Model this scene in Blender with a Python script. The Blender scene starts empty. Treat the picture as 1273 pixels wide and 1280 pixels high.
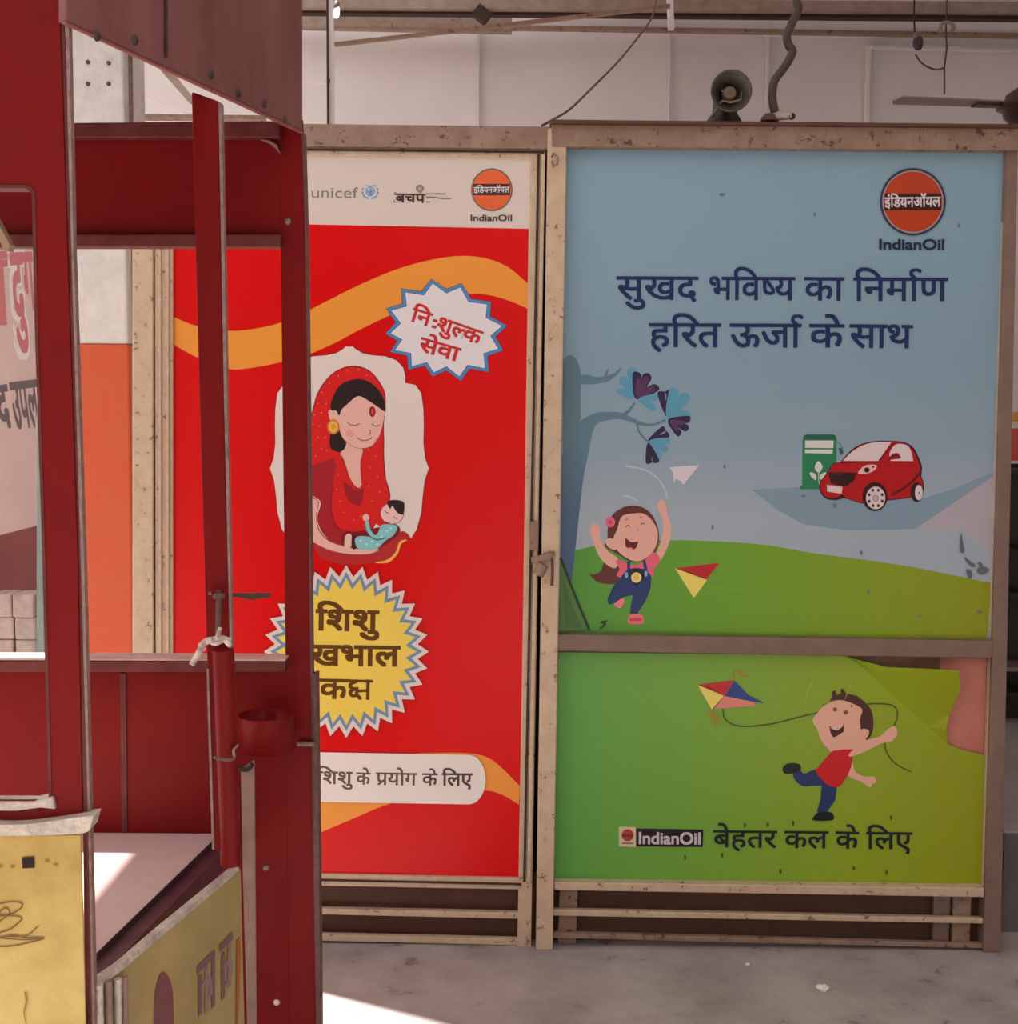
import bpy, bmesh, math, random
from mathutils import Vector, Matrix
from mathutils.geometry import tessellate_polygon
random.seed(7)
SC = bpy.context.scene
COL = SC.collection
W, H = 1273, 1280
F = 1600.0
PITCH = math.radians(4.8)
ROLL = math.radians(0.5)
EYE = Vector((0, 0, 1.52))

# ------------------------------------------------------------------ camera
cam = bpy.data.cameras.new('camera')
cam.sensor_fit = 'HORIZONTAL'
cam.sensor_width = 36.0
cam.lens = 36.0 * F / W
cam.clip_start = 0.05
CAM = bpy.data.objects.new('camera', cam)
COL.objects.link(CAM)
CROT = Matrix.Rotation(math.pi / 2 - PITCH, 3, 'X') @ Matrix.Rotation(ROLL, 3, 'Z')
CAM.matrix_world = Matrix.Translation(EYE) @ CROT.to_4x4()
SC.camera = CAM

# ------------------------------------------------------------------ light
SUN_AZ = Vector((0.88, -0.46)).normalized()
SUN_EL = math.radians(64)
wd = bpy.data.worlds.new('world')
SC.world = wd
wd.use_nodes = True
bg = wd.node_tree.nodes['Background']
# hazy sky, darker towards the horizon where the street and trees stand
wn = wd.node_tree
wtc = wn.nodes.new('ShaderNodeTexCoord')
wsx = wn.nodes.new('ShaderNodeSeparateXYZ')
wrp = wn.nodes.new('ShaderNodeValToRGB')
wn.links.new(wtc.outputs['Generated'], wsx.inputs[0])
wn.links.new(wsx.outputs['Z'], wrp.inputs['Fac'])
wn.links.new(wrp.outputs['Color'], bg.inputs[0])
we = wrp.color_ramp.elements
we[0].position = 0.05; we[0].color = (0.16, 0.13, 0.11, 1)
we[1].position = 0.45; we[1].color = (1.0, 0.93, 0.87, 1)
bg.inputs[1].default_value = 1.35
sun = bpy.data.lights.new('sun', 'SUN')
sun.energy = 13.5
sun.angle = math.radians(1.0)
sun.color = (1.0, 0.93, 0.82)
SUN = bpy.data.objects.new('sun', sun)
COL.objects.link(SUN)
sd = Vector((SUN_AZ.x * math.cos(SUN_EL), SUN_AZ.y * math.cos(SUN_EL), -math.sin(SUN_EL)))
SUN.rotation_euler = sd.to_track_quat('-Z', 'Y').to_euler()
SUN.location = (-4, 4, 8)
vs = SC.view_settings
vs.view_transform = 'Standard'
vs.look = 'None'
vs.gamma = 1.0
vs.use_curve_mapping = False
vs.exposure = -0.05

# ------------------------------------------------------------------ rays
def ray(px, py):
    d = Vector(((px - W / 2) / F, -(py - H / 2) / F, -1.0))
    return CROT @ d
def PY(px, py, Y):
    d = ray(px, py)
    return EYE + d * (Y / d.y)
def PZ(px, py, z):
    d = ray(px, py)
    return EYE + d * ((z - EYE.z) / d.z)
YN, YR, YK = 1.60, 2.25, 3.50          # cart front sheet, cart rear sheet, booth front
SIDE_O = PY(93, 500, YN)
SIDE_D = Vector((0.2744, 1, 0)).normalized()
SIDE_N = Vector((SIDE_D.y, -SIDE_D.x, 0))
def PS(px, py, off=0.0):
    d = ray(px, py)
    return EYE + d * (((SIDE_O - EYE).dot(SIDE_N) + off) / d.dot(SIDE_N))

# ------------------------------------------------------------------ materials
def lin(c):
    c = c / 255.0
    return c / 12.92 if c <= 0.04045 else ((c + 0.055) / 1.055) ** 2.4
def L3(rgb, g=(1, 1, 1)):
    return tuple(min(0.92, lin(c) * k) for c, k in zip(rgb, g))
MATS = {}
def mat(name, col, rough=0.5, metal=0.0, noise=None, spots=None, bump=None, spec=0.5, scale_z=1.0):
    """noise=(scale, col2, amount); spots=(scale, threshold, colour)"""
    if name in MATS:
        return MATS[name]
    m = bpy.data.materials.new(name)
    m.use_nodes = True
    nt = m.node_tree
    b = nt.nodes['Principled BSDF']
    b.inputs['Roughness'].default_value = rough
    b.inputs['Metallic'].default_value = metal
    b.inputs['Specular IOR Level'].default_value = spec
    b.inputs['Base Color'].default_value = (*col, 1)
    last = None
    if noise or spots or bump:
        geo = nt.nodes.new('ShaderNodeNewGeometry')
        mp = nt.nodes.new('ShaderNodeMapping')
        mp.inputs['Scale'].default_value = (1, 1, scale_z)
        nt.links.new(geo.outputs['Position'], mp.inputs['Vector'])
        pos = mp.outputs['Vector']
    if noise:
        n = nt.nodes.new('ShaderNodeTexNoise')
        n.inputs['Scale'].default_value = noise[0]
        n.inputs['Detail'].default_value = 6
        n.inputs['Roughness'].default_value = 0.62
        nt.links.new(pos, n.inputs['Vector'])
        r = nt.nodes.new('ShaderNodeMapRange')
        r.inputs['From Min'].default_value = 0.32
        r.inputs['From Max'].default_value = 0.68
        r.inputs['To Max'].default_value = noise[2]
        nt.links.new(n.outputs['Fac'], r.inputs['Value'])
        x = nt.nodes.new('ShaderNodeMix')
        x.data_type = 'RGBA'
        x.inputs[6].default_value = (*col, 1)
        x.inputs[7].default_value = (*noise[1], 1)
        nt.links.new(r.outputs['Result'], x.inputs[0])
        last = x.outputs[2]
    if spots:
        n = nt.nodes.new('ShaderNodeTexNoise')
        n.inputs['Scale'].default_value = spots[0]
        n.inputs['Detail'].default_value = 4
        n.inputs['Roughness'].default_value = 0.7
        nt.links.new(pos, n.inputs['Vector'])
        r = nt.nodes.new('ShaderNodeMapRange')
        r.inputs['From Min'].default_value = spots[1]
        r.inputs['From Max'].default_value = spots[1] + 0.06
        nt.links.new(n.outputs['Fac'], r.inputs['Value'])
        x = nt.nodes.new('ShaderNodeMix')
        x.data_type = 'RGBA'
        if last:
            nt.links.new(last, x.inputs[6])
        else:
            x.inputs[6].default_value = (*col, 1)
        x.inputs[7].default_value = (*spots[2], 1)
        nt.links.new(r.outputs['Result'], x.inputs[0])
        last = x.outputs[2]
    if last:
        nt.links.new(last, b.inputs['Base Color'])
    if bump:
        n = nt.nodes.new('ShaderNodeTexNoise')
        n.inputs['Scale'].default_value = bump[0]
        n.inputs['Detail'].default_value = 5
        nt.links.new(pos, n.inputs['Vector'])
        bp = nt.nodes.new('ShaderNodeBump')
        bp.inputs['Strength'].default_value = bump[1]
        bp.inputs['Distance'].default_value = 0.01
        nt.links.new(n.outputs['Fac'], bp.inputs['Height'])
        nt.links.new(bp.outputs['Normal'], b.inputs['Normal'])
    MATS[name] = m
    return m
def ramp_mat(name, p0, p1, stops, rough=0.45, noise=0.0):
    """printed gradient running from point p0 to p1"""
    m = bpy.data.materials.new(name)
    m.use_nodes = True
    nt = m.node_tree
    b = nt.nodes['Principled BSDF']
    b.inputs['Roughness'].default_value = rough
    geo = nt.nodes.new('ShaderNodeNewGeometry')
    sub = nt.nodes.new('ShaderNodeVectorMath'); sub.operation = 'SUBTRACT'
    sub.inputs[1].default_value = p0
    dot = nt.nodes.new('ShaderNodeVectorMath'); dot.operation = 'DOT_PRODUCT'
    v = Vector(p1) - Vector(p0)
    dot.inputs[1].default_value = v / v.length_squared
    nt.links.new(geo.outputs['Position'], sub.inputs[0])
    nt.links.new(sub.outputs[0], dot.inputs[0])
    rp = nt.nodes.new('ShaderNodeValToRGB')
    el = rp.color_ramp.elements
    while len(el) < len(stops):
        el.new(0.5)
    for e, (p, c) in zip(el, stops):
        e.position = p
        e.color = (*c, 1)
    nt.links.new(dot.outputs['Value'], rp.inputs['Fac'])
    nt.links.new(rp.outputs['Color'], b.inputs['Base Color'])
    MATS[name] = m
    return m
GAIN = {'L': (1.20, 1.36, 1.55), 'R': (1.22, 1.27, 1.36)}
def ink(rgb, side='L'):
    """a printing ink, named after its colour"""
    n = 'ink_%s_%d_%d_%d' % ((side,) + tuple(rgb))
    return mat(n, L3(rgb, GAIN[side]), 0.34, spec=0.4)

# ------------------------------------------------------------------ mesh builder
class MB:
    def __init__(self):
        self.v, self.f, self.mi, self.mats, self.sm = [], [], [], [], []
    def m(self, mt):
        if mt not in self.mats:
            self.mats.append(mt)
        return self.mats.index(mt)
    def add(self, vs_, fs_, mt, smooth=False):
        o = len(self.v)
        self.v += [tuple(p) for p in vs_]
        k = self.m(mt)
        for f in fs_:
            self.f.append(tuple(i + o for i in f))
            self.mi.append(k)
            self.sm.append(smooth)
    def prism(self, pts, ext, mt):
        pts = [Vector(p) for p in pts]
        n = len(pts)
        e = Vector(ext)
        tri = tessellate_polygon([pts])
        fs_ = [tuple(t) for t in tri] + [tuple(i + n for i in reversed(t)) for t in tri] if n > 4 else \
              [tuple(range(n)), tuple(reversed(range(n, 2 * n)))]
        fs_ += [(i, i + n, (i + 1) % n + n, (i + 1) % n) for i in range(n)]
        self.add(pts + [p + e for p in pts], fs_, mt)
        return self
    def box(self, x0, x1, y0, y1, z0, z1, mt):
        return self.prism([(x0, y0, z0), (x1, y0, z0), (x1, y0, z1), (x0, y0, z1)], (0, y1 - y0, 0), mt)
    def tube(self, pts, r, mt, seg=10, cap=True):
        pts = [Vector(p) for p in pts]
        rs = r if isinstance(r, (list, tuple)) else [r] * len(pts)
        vs_, fs_ = [], []
        up = None
        for i, p in enumerate(pts):
            t = (pts[min(i + 1, len(pts) - 1)] - pts[max(i - 1, 0)]).normalized()
            if up is None:
                up = t.orthogonal().normalized()
            up = (up - t * up.dot(t)).normalized()
            s = t.cross(up)
            for k in range(seg):
                a = 2 * math.pi * k / seg
                vs_.append(p + (up * math.cos(a) + s * math.sin(a)) * rs[i])
        for i in range(len(pts) - 1):
            for k in range(seg):
                fs_.append((i * seg + k, i * seg + (k + 1) % seg, (i + 1) * seg + (k + 1) % seg, (i + 1) * seg + k))
        self.add(vs_, fs_, mt, True)
        if cap:
            o = (len(pts) - 1) * seg
            self.add(vs_, [tuple(reversed(range(seg))), tuple(range(o, o + seg))], mt)
        return self
    def lathe(self, c, axis, prof, mt, seg=28, smooth=True):
        """prof: (distance along the axis, radius)"""
        c = Vector(c); ax = Vector(axis).normalized()
        u = ax.orthogonal().normalized(); w = ax.cross(u)
        vs_, fs_ = [], []
        for d, r in prof:
            for k in range(seg):
                a = 2 * math.pi * k / seg
                vs_.append(c + ax * d + (u * math.cos(a) + w * math.sin(a)) * max(r, 1e-5))
        for i in range(len(prof) - 1):
            for k in range(seg):
                fs_.append((i * seg + k, i * seg + (k + 1) % seg, (i + 1) * seg + (k + 1) % seg, (i + 1) * seg + k))
        self.add(vs_, fs_, mt, smooth)
        return self
    def build(self, name, parent=None, bevel=0.0):
        me = bpy.data.meshes.new(name)
        me.from_pydata(self.v, [], self.f)
        for mt in self.mats:
            me.materials.append(mt)
        me.polygons.foreach_set('material_index', self.mi)
        me.polygons.foreach_set('use_smooth', self.sm)
        bm = bmesh.new(); bm.from_mesh(me)
        if not getattr(self, 'flat', False):
            bmesh.ops.recalc_face_normals(bm, faces=bm.faces)
        bm.to_mesh(me); bm.free()
        o = bpy.data.objects.new(name, me)
        COL.objects.link(o)
        if parent:
            o.parent = parent
            loc = parent.location if parent.parent is None else Vector((0, 0, 0))
            o.matrix_parent_inverse = Matrix.Translation(-loc)
        if bevel:
            bv = o.modifiers.new('bevel', 'BEVEL')
            bv.width = bevel; bv.segments = 2; bv.limit_method = 'ANGLE'
            bv.angle_limit = math.radians(50)
        return o
def tag(o, label, cat, group=None):
    o['label'] = label; o['category'] = cat
    if group:
        o['group'] = group
    return o
def thing(name, label, cat, loc, group=None):
    o = bpy.data.objects.new(name, None)
    o.empty_display_size = 0.1
    COL.objects.link(o)
    o.location = loc
    return tag(o, label, cat, group)
def struct(o):
    o['kind'] = 'structure'
    return o
def part(o, label):
    o['label'] = label
    return o

# ------------------------------------------------------------------ flat printed artwork
def crom(pts, n=5, closed=True):
    pts = [Vector((p[0], p[1])) for p in pts]
    N = len(pts); out = []
    rng = range(N) if closed else range(N - 1)
    for i in rng:
        g = (lambda k: pts[k % N]) if closed else (lambda k: pts[min(max(k, 0), N - 1)])
        p0, p1, p2, p3 = g(i - 1), g(i), g(i + 1), g(i + 2)
        for k in range(n):
            t = k / n
            out.append(0.5 * ((2 * p1) + (p2 - p0) * t + (2 * p0 - 5 * p1 + 4 * p2 - p3) * t * t + (3 * p1 - p0 - 3 * p2 + p3) * t ** 3))
    if not closed:
        out.append(pts[-1])
    return out
LAYER = [0]
STEP = 1.5e-5
class Art(MB):
    """printed shapes on a flat sheet; proj(px, py, lift) gives the point on the sheet"""
    flat = True
    def __init__(self, proj, T=None, side='L'):
        super().__init__()
        self.proj, self.side = proj, side
        self.T = T or (0, 0, 1)
    def q(self, p):
        x0, y0, s = self.T
        return (x0 + p[0] / s, y0 + p[1] / s)
    def mt(self, c):
        return ink(c, self.side) if isinstance(c, tuple) else c
    def raw(self, pts, c):
        LAYER[0] += 1
        P3 = [self.proj(*self.q(p), LAYER[0] * STEP) for p in pts]
        flat = [Vector((p[0], p[1], 0)) for p in pts]
        self.add(P3, [tuple(t) for t in tessellate_polygon([flat])], self.mt(c))
    def poly(self, pts, c, smooth=False):
        self.raw(crom(pts) if smooth else pts, c); return self
    def blob(self, pts, c):
        return self.poly(pts, c, True)
    def ell(self, cx, cy, rx, ry, c, n=32, a0=0, a1=360):
        st = math.radians(a1 - a0)
        k = n if a1 - a0 < 360 else n - 1
        self.raw([(cx + rx * math.cos(math.radians(a0) + st * i / n), cy + ry * math.sin(math.radians(a0) + st * i / n)) for i in range(k + 1)], c)
        return self
    def stroke(self, pts, w, c, smooth=True, taper=False, closed=False):
        pp = crom(pts, 6, closed) if smooth else [Vector(p) for p in pts]
        if closed:
            pp = list(pp) + [pp[0]]
        LAYER[0] += 1
        vs_, fs_ = [], []
        n = len(pp)
        for i, p in enumerate(pp):
            if closed and i in (0, n - 1):
                t = pp[1] - pp[n - 2]
            else:
                t = pp[min(i + 1, n - 1)] - pp[max(i - 1, 0)]
            t = t.normalized() if t.length > 1e-9 else Vector((1, 0))
            nn = Vector((-t.y, t.x)) * (w / 2 * ((1 - 0.85 * i / (n - 1)) if taper else 1))
            for s in (1, -1):
                vs_.append(self.proj(*self.q(p + nn * s), LAYER[0] * STEP))
        for i in range(n - 1):
            fs_.append((2 * i, 2 * i + 1, 2 * i + 3, 2 * i + 2))
        self.add(vs_, fs_, self.mt(c))
        return self
    def text(self, toks, A, B, h, c, weight=0.012, ref='क'):
        """letters with their head line (or cap line) from A to B, h down to the base line"""
        if isinstance(toks, str):
            toks = list(toks)
        A = Vector(A); B = Vector(B)
        hd = HEAD if ref == 'क' else ref
        bold = max(0.0, weight) * 0.8
        weight = 0.0
        items, x = [], 0.0
        for t in toks:
            g, adv = glyph(t, weight)
            items.append((x, g)); x += adv
        u = (B - A) / x
        dn = Vector((-(B - A).y, (B - A).x)).normalized() * (h / hd)
        for ox, oy in (((0, 0),) if not bold else ((-bold, -bold), (bold, -bold), (bold, bold), (-bold, bold))):
            LAYER[0] += 2
            k = 0
            for x, (gv, gf) in items:
                k += 1
                vs_ = []
                for gp in gv:
                    p = A + u * (x + gp[0] + ox) + dn * (hd - gp[1] - oy)
                    vs_.append(self.proj(*self.q(p), LAYER[0] * STEP + k * 2e-6 + (gp[2] * 2e-6 if len(gp) > 2 else 0)))
                self.add(vs_, gf, self.mt(c))
        return self

GL = {}
def _mesh_of(s, weight):
    cu = bpy.data.curves.new('g', 'FONT')
    cu.body = s; cu.size = 1.0; cu.offset = weight; cu.resolution_u = 5
    o = bpy.data.objects.new('g', cu)
    COL.objects.link(o)
    me = o.to_mesh()
    v = [(p.co.x, p.co.y) for p in me.vertices]
    f = [tuple(p.vertices) for p in me.polygons]
    o.to_mesh_clear()
    bpy.data.objects.remove(o); bpy.data.curves.remove(cu)
    return v, f
def _adv(s):
    a, _ = _mesh_of('MMM|', 0); b, _ = _mesh_of(s + 'MMM|', 0)
    return max(p[0] for p in b) - max(p[0] for p in a)
def _strokes(lines, w):
    v, f = [], []
    for ln in lines:
        pp = crom(ln, 6, False) if len(ln) > 2 else [Vector(p) for p in ln]
        o = len(v); n = len(pp)
        for i, p in enumerate(pp):
            t = (pp[min(i + 1, n - 1)] - pp[max(i - 1, 0)]).normalized()
            nn = Vector((-t.y, t.x)) * w / 2
            v += [(*(p + nn), lines.index(ln)), (*(p - nn), lines.index(ln))]
        f += [(o + 2 * i, o + 2 * i + 1, o + 2 * i + 3, o + 2 * i + 2) for i in range(n - 1)]
    return v, f
HEAD = max(p[1] for p in _mesh_of('क', 0)[0])
def glyph(t, weight):
    k = (t, weight)
    if k in GL:
        return GL[k]
    hd = HEAD; w = 0.062 + 2 * weight
    if t == 'KSSA':
        ln = [[(-0.03, hd - w / 2), (0.70, hd - w / 2)], [(0.58, hd), (0.58, 0)],
              [(0.24, hd - w), (0.12, hd * 0.80), (0.08, hd * 0.66), (0.16, hd * 0.56), (0.30, hd * 0.55)],
              [(0.30, hd * 0.55), (0.16, hd * 0.47), (0.09, hd * 0.32), (0.16, hd * 0.16), (0.27, hd * 0.22), (0.29, hd * 0.40), (0.58, hd * 0.46)],
              [(0.27, hd * 0.22), (0.33, hd * 0.12), (0.38, hd * 0.0)]]
        r = (_strokes(ln, w * 0.86), 0.68)
    elif t == 'REPH':
        ln = [[(-0.10, hd), (-0.20, hd + 0.10), (-0.17, hd + 0.20), (-0.04, hd + 0.22), (0.04, hd + 0.17)]]
        r = (_strokes(ln, w), 0.0)
    elif t == 'PRA':
        g, a = glyph('प', weight)
        s = _strokes([[], [(a - 0.16, hd * 0.40), (a - 0.46, hd * 0.02)]][1:], w)
        s = ([(x_, y_, 9) for x_, y_, _ in s[0]], s[1])
        o = len(g[0])
        r = ((g[0] + s[0], g[1] + [tuple(i + o for i in f) for f in s[1]]), a)
    elif t.startswith('half:'):
        ch, cut = t[5:].split('/')
        cut = float(cut)
        v, f = _mesh_of(ch, weight)
        a = _adv(ch)
        bm = bmesh.new()
        bv = [bm.verts.new((x, y, 0)) for x, y in v]
        for q in f:
            try:
                bm.faces.new([bv[i] for i in q])
            except ValueError:
                pass
        bmesh.ops.bisect_plane(bm, geom=list(bm.verts) + list(bm.edges) + list(bm.faces), plane_co=(a - cut, 0, 0), plane_no=(1, 0, 0), clear_outer=True)
        bm.verts.index_update()
        r = (([(p.co.x, p.co.y) for p in bm.verts], [tuple(q.index for q in ff.verts) for ff in bm.faces]), a - cut)
        bm.free()
    elif t == ' ':
        r = (([], []), 0.26)
    else:
        r = (_mesh_of(t, weight), _adv(t))
    GL[k] = r
    return r
#ART_MARK
# ------------------------------------------------------------------ colours
RED = mat('red_gloss_paint', (0.20, 0.0065, 0.0075), 0.42, spec=0.14, noise=(9, (0.165, 0.007, 0.008), 0.9), bump=(60, 0.06))
RED_FASCIA = mat('faded_maroon_paint', (0.19, 0.066, 0.06), 0.55, spec=0.3, noise=(9, (0.29, 0.12, 0.115), 1.0), spots=(22, 0.70, (0.05, 0.02, 0.018)), bump=(40, 0.1), scale_z=0.35)
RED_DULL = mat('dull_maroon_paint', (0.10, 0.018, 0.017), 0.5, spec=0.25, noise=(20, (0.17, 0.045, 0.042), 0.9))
WORN_EDGE = mat('worn_steel_edge', (0.36, 0.24, 0.215), 0.45, noise=(60, (0.22, 0.12, 0.11), 1.0))
YELLOW = mat('dirty_yellow_paint', (0.66, 0.50, 0.17), 0.55, noise=(6, (0.42, 0.26, 0.05), 1.0), spots=(26, 0.69, (0.22, 0.12, 0.03)), bump=(30, 0.1))
YELLOW_SIDE = mat('dirty_cream_yellow_paint', (0.47, 0.36, 0.15), 0.55, noise=(6, (0.35, 0.25, 0.09), 0.9), spots=(18, 0.72, (0.22, 0.14, 0.06)))
TAPE = mat('crinkled_silver_tape', (0.72, 0.64, 0.56), 0.42, metal=0.15, noise=(30, (0.42, 0.36, 0.32), 0.9), bump=(55, 0.9))
COUNTER = mat('pink_laminate', (0.76, 0.56, 0.56), 0.4, noise=(18, (0.70, 0.50, 0.50), 0.8), bump=(25, 0.15))
DARK_TRIM = mat('dark_rubber_trim', (0.045, 0.018, 0.018), 0.5, noise=(30, (0.09, 0.05, 0.045), 0.8))
TAN_CLOTH = mat('tan_tape', (0.34, 0.23, 0.19), 0.6, noise=(25, (0.25, 0.15, 0.13), 0.9))
WHITE_PLASTIC = mat('white_plastic_strip', (0.8, 0.68, 0.64), 0.35)
STEEL = mat('rusty_steel', (0.34, 0.26, 0.24), 0.45, metal=0.4, noise=(50, (0.16, 0.09, 0.07), 0.8))
BROWN_STEEL = mat('dark_brown_steel', (0.10, 0.03, 0.028), 0.45, noise=(60, (0.16, 0.08, 0.07), 0.8))
FRAME = mat('tan_painted_frame', (0.68, 0.53, 0.385), 0.45, noise=(22, (0.56, 0.41, 0.28), 0.9), spots=(44, 0.61, (0.22, 0.125, 0.06)), bump=(60, 0.1))
FRAME_DK = mat('weathered_brown_frame', (0.36, 0.25, 0.195), 0.55, noise=(14, (0.26, 0.16, 0.115), 1.0), spots=(30, 0.585, (0.12, 0.055, 0.035)), bump=(45, 0.25))
FRAME_POST = mat('brown_painted_post', (0.20, 0.13, 0.105), 0.5, noise=(18, (0.26, 0.17, 0.13), 0.9), spots=(40, 0.68, (0.08, 0.04, 0.03)))
BEAD = mat('cream_glazing_bead', (0.66, 0.52, 0.38), 0.45, noise=(60, (0.5, 0.36, 0.24), 0.8))
GAP = mat('dark_gap', (0.05, 0.025, 0.018), 0.8)
KICK = mat('dark_brown_board', (0.115, 0.047, 0.028), 0.6, noise=(6, (0.085, 0.032, 0.02), 1.0))
CONC = mat('worn_concrete', (0.49, 0.45, 0.45), 0.75, noise=(4.5, (0.32, 0.285, 0.28), 1.0), spots=(9, 0.62, (0.24, 0.205, 0.195)), bump=(14, 0.35))
SHEET = mat('white_painted_sheet', (0.90, 0.86, 0.89), 0.55, noise=(2.5, (0.82, 0.78, 0.81), 0.8), spots=(9, 0.74, (0.4, 0.3, 0.26)))
BEAM = mat('old_roof_steel', (0.42, 0.33, 0.29), 0.55, noise=(14, (0.28, 0.2, 0.165), 0.9), spots=(24, 0.64, (0.13, 0.07, 0.05)))
WHITEWASH = mat('whitewashed_plaster', (0.74, 0.73, 0.74), 0.7, noise=(16, (0.60, 0.58, 0.58), 0.9), spots=(20, 0.68, (0.45, 0.42, 0.42)), bump=(30, 0.5))
ORANGE_W = mat('orange_plaster', (0.64, 0.085, 0.028), 0.6, noise=(8, (0.56, 0.115, 0.045), 0.9), spots=(26, 0.71, (0.30, 0.05, 0.02)), bump=(25, 0.2))
BLACK = mat('black_iron', (0.018, 0.012, 0.01), 0.45)

# ------------------------------------------------------------------ the place
CX0, CX1 = -6.0, 6.0
struct(MB().box(CX0, CX1, -4, 6.7, -0.08, 0, CONC).build('floor'))
struct(MB().box(-3.3, CX1, 6.5, 6.6, 0, 3.75, SHEET).build('wall_back'))
struct(MB().box(-1.75, CX1, 2.5, 4.95, 3.75, 3.80, SHEET).box(-1.75, CX1, 6.2, 6.65, 3.75, 3.80, SHEET).box(0.0, CX1, 4.95, 6.2, 3.75, 3.80, SHEET).box(0.3, CX1, -3.5, 2.5, 3.75, 3.80, SHEET).build('ceiling'))  # unseen front-right stretch added for shade, gap behind booth added to light back wall
struct(MB().box(4.6, 4.7, -3.5, 6.5, 0, 3.75, SHEET).build('wall_right_blocker'))  # unseen wall, added to keep sky light off the right side
def wallbar(x0, y0, x1, y1, w, Y, th, mt, name):
    """bar seen from (x0, y0) to (x1, y1), w pixels thick, at depth Y"""
    sl_ = (y1 - y0) / (x1 - x0) if abs(x1 - x0) > 9 else 0
    if x1 == 1330:
        x1, y1 = 1780, y1 + 450 * sl_
    if x0 == 300:
        x0, y0 = -60, y0 - 360 * sl_
    d = Vector((x1 - x0, y1 - y0)).normalized(); n = Vector((-d.y, d.x)) * w / 2
    P = [PY(x0 + n.x, y0 + n.y, Y), PY(x1 + n.x, y1 + n.y, Y), PY(x1 - n.x, y1 - n.y, Y), PY(x0 - n.x, y0 - n.y, Y)]
    return struct(MB().prism(P, (0, th, 0), mt).build(name))
# steel of the roof, in front of the back wall
wallbar(300, 2, 1330, 9, 13, 6.0, 0.06, BEAM, 'trim_1')
wallbar(300, 13, 1330, 22, 5, 6.05, 0.05, GAP, 'trim_2')
wallbar(300, 24, 640, 31, 16, 6.35, 0.06, BEAM, 'trim_3')
wallbar(640, 27, 1330, 35, 17, 6.35, 0.06, SHEET, 'trim_4')
wallbar(413, 29, 640, 34, 5, 6.3, 0.05, FRAME_DK, 'trim_5')
wallbar(640, 33, 1330, 44, 4, 6.3, 0.05, FRAME_DK, 'trim_6')
wallbar(418, 55, 838, 7, 4.5, 5.2, 0.02, FRAME_DK, 'trim_7')
wallbar(413, -6, 414, 175, 7, 5.6, 0.03, SHEET, 'trim_8')
wallbar(330, 98, 413, 101, 5, 5.6, 0.03, SHEET, 'trim_9')
wallbar(409, -6, 410, 175, 2, 5.58, 0.03, GAP, 'trim_10')
wallbar(598, 33, 597, 175, 3, 6.46, 0.03, SHEET, 'trim_11')
wallbar(838, 38, 836, 175, 2, 6.46, 0.03, SHEET, 'trim_12')
wallbar(961, 38, 958, 175, 3, 6.46, 0.03, SHEET, 'trim_13')
wallbar(1087, 56, 1084, 175, 5, 6.46, 0.03, mat('daylight_joint', (0.9, 0.88, 0.86), 0.4), 'trim_14')  # near-white bar painted for the daylight leaking through this joint
wallbar(955, 41, 1330, 46, 4, 6.42, 0.04, SHEET, 'trim_15')
wallbar(1090, 58, 1330, 64, 3, 6.42, 0.04, SHEET, 'trim_16')
wallbar(838, -5, 840, 35, 7, 5.9, 0.04, SHEET, 'trim_17')
wallbar(595, 10, 610, 22, 16, 5.95, 0.06, GAP, 'trim_18')
# roof purlins glimpsed over the cart, sloping away to the left
m = MB().prism([PY(150, 92, 5.3), PY(262, 140, 5.3), PY(262, 152, 5.3), PY(150, 106, 5.3)], (0, 0.05, 0), SHEET).build('trim_19'); struct(m)
m = MB().prism([PY(185, 70, 5.6), PY(200, 70, 5.6), PY(244, 125, 5.6), PY(236, 128, 5.6)], (0, 0.05, 0), BEAM).build('trim_20'); struct(m)
m = MB().prism([PY(150, 142, 5.0), PY(330, 144, 5.0), PY(330, 149, 5.0), PY(150, 147, 5.0)], (0, 0.05, 0), FRAME_DK).build('trim_21'); struct(m)

# column left of the booth
YC = 4.1
cl, cr = PY(93, 430, YC).x, PY(160, 430, YC).x
zc = PY(125, 430, YC).z
col = thing('masonry_column', 'square plaster column, white above and orange below, left of the booth', 'column', ((cl + cr) / 2, YC + 0.12, 0))
MB().box(cl, cr, YC, YC + 0.24, zc, 3.72, WHITEWASH).build('shaft', col, 0.008)
part(MB().box(cl - 0.004, cr + 0.004, YC - 0.004, YC + 0.244, 0, zc, ORANGE_W).build('painted_base', col, 0.008), 'orange painted lower part of the column')
for bx, by in ((110, 78), (136, 79), (110, 105), (136, 105)):
    MB().lathe(PY(bx, by, YC) + Vector((0, 0.002, 0)), (0, -1, 0), [(0, 0.007), (0.008, 0.006), (0.009, 0)], BROWN_STEEL, 10).build('bolt', col)
tag(MB().tube([PY(166, 330, YC + 0.06).xy.to_3d() + Vector((0, 0, z)) for z in (0, 1.8, 3.7)], 0.009, STEEL).build('conduit_pipe'),
    'thin grey conduit pipe standing between the column and the booth', 'pipe')

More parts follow.
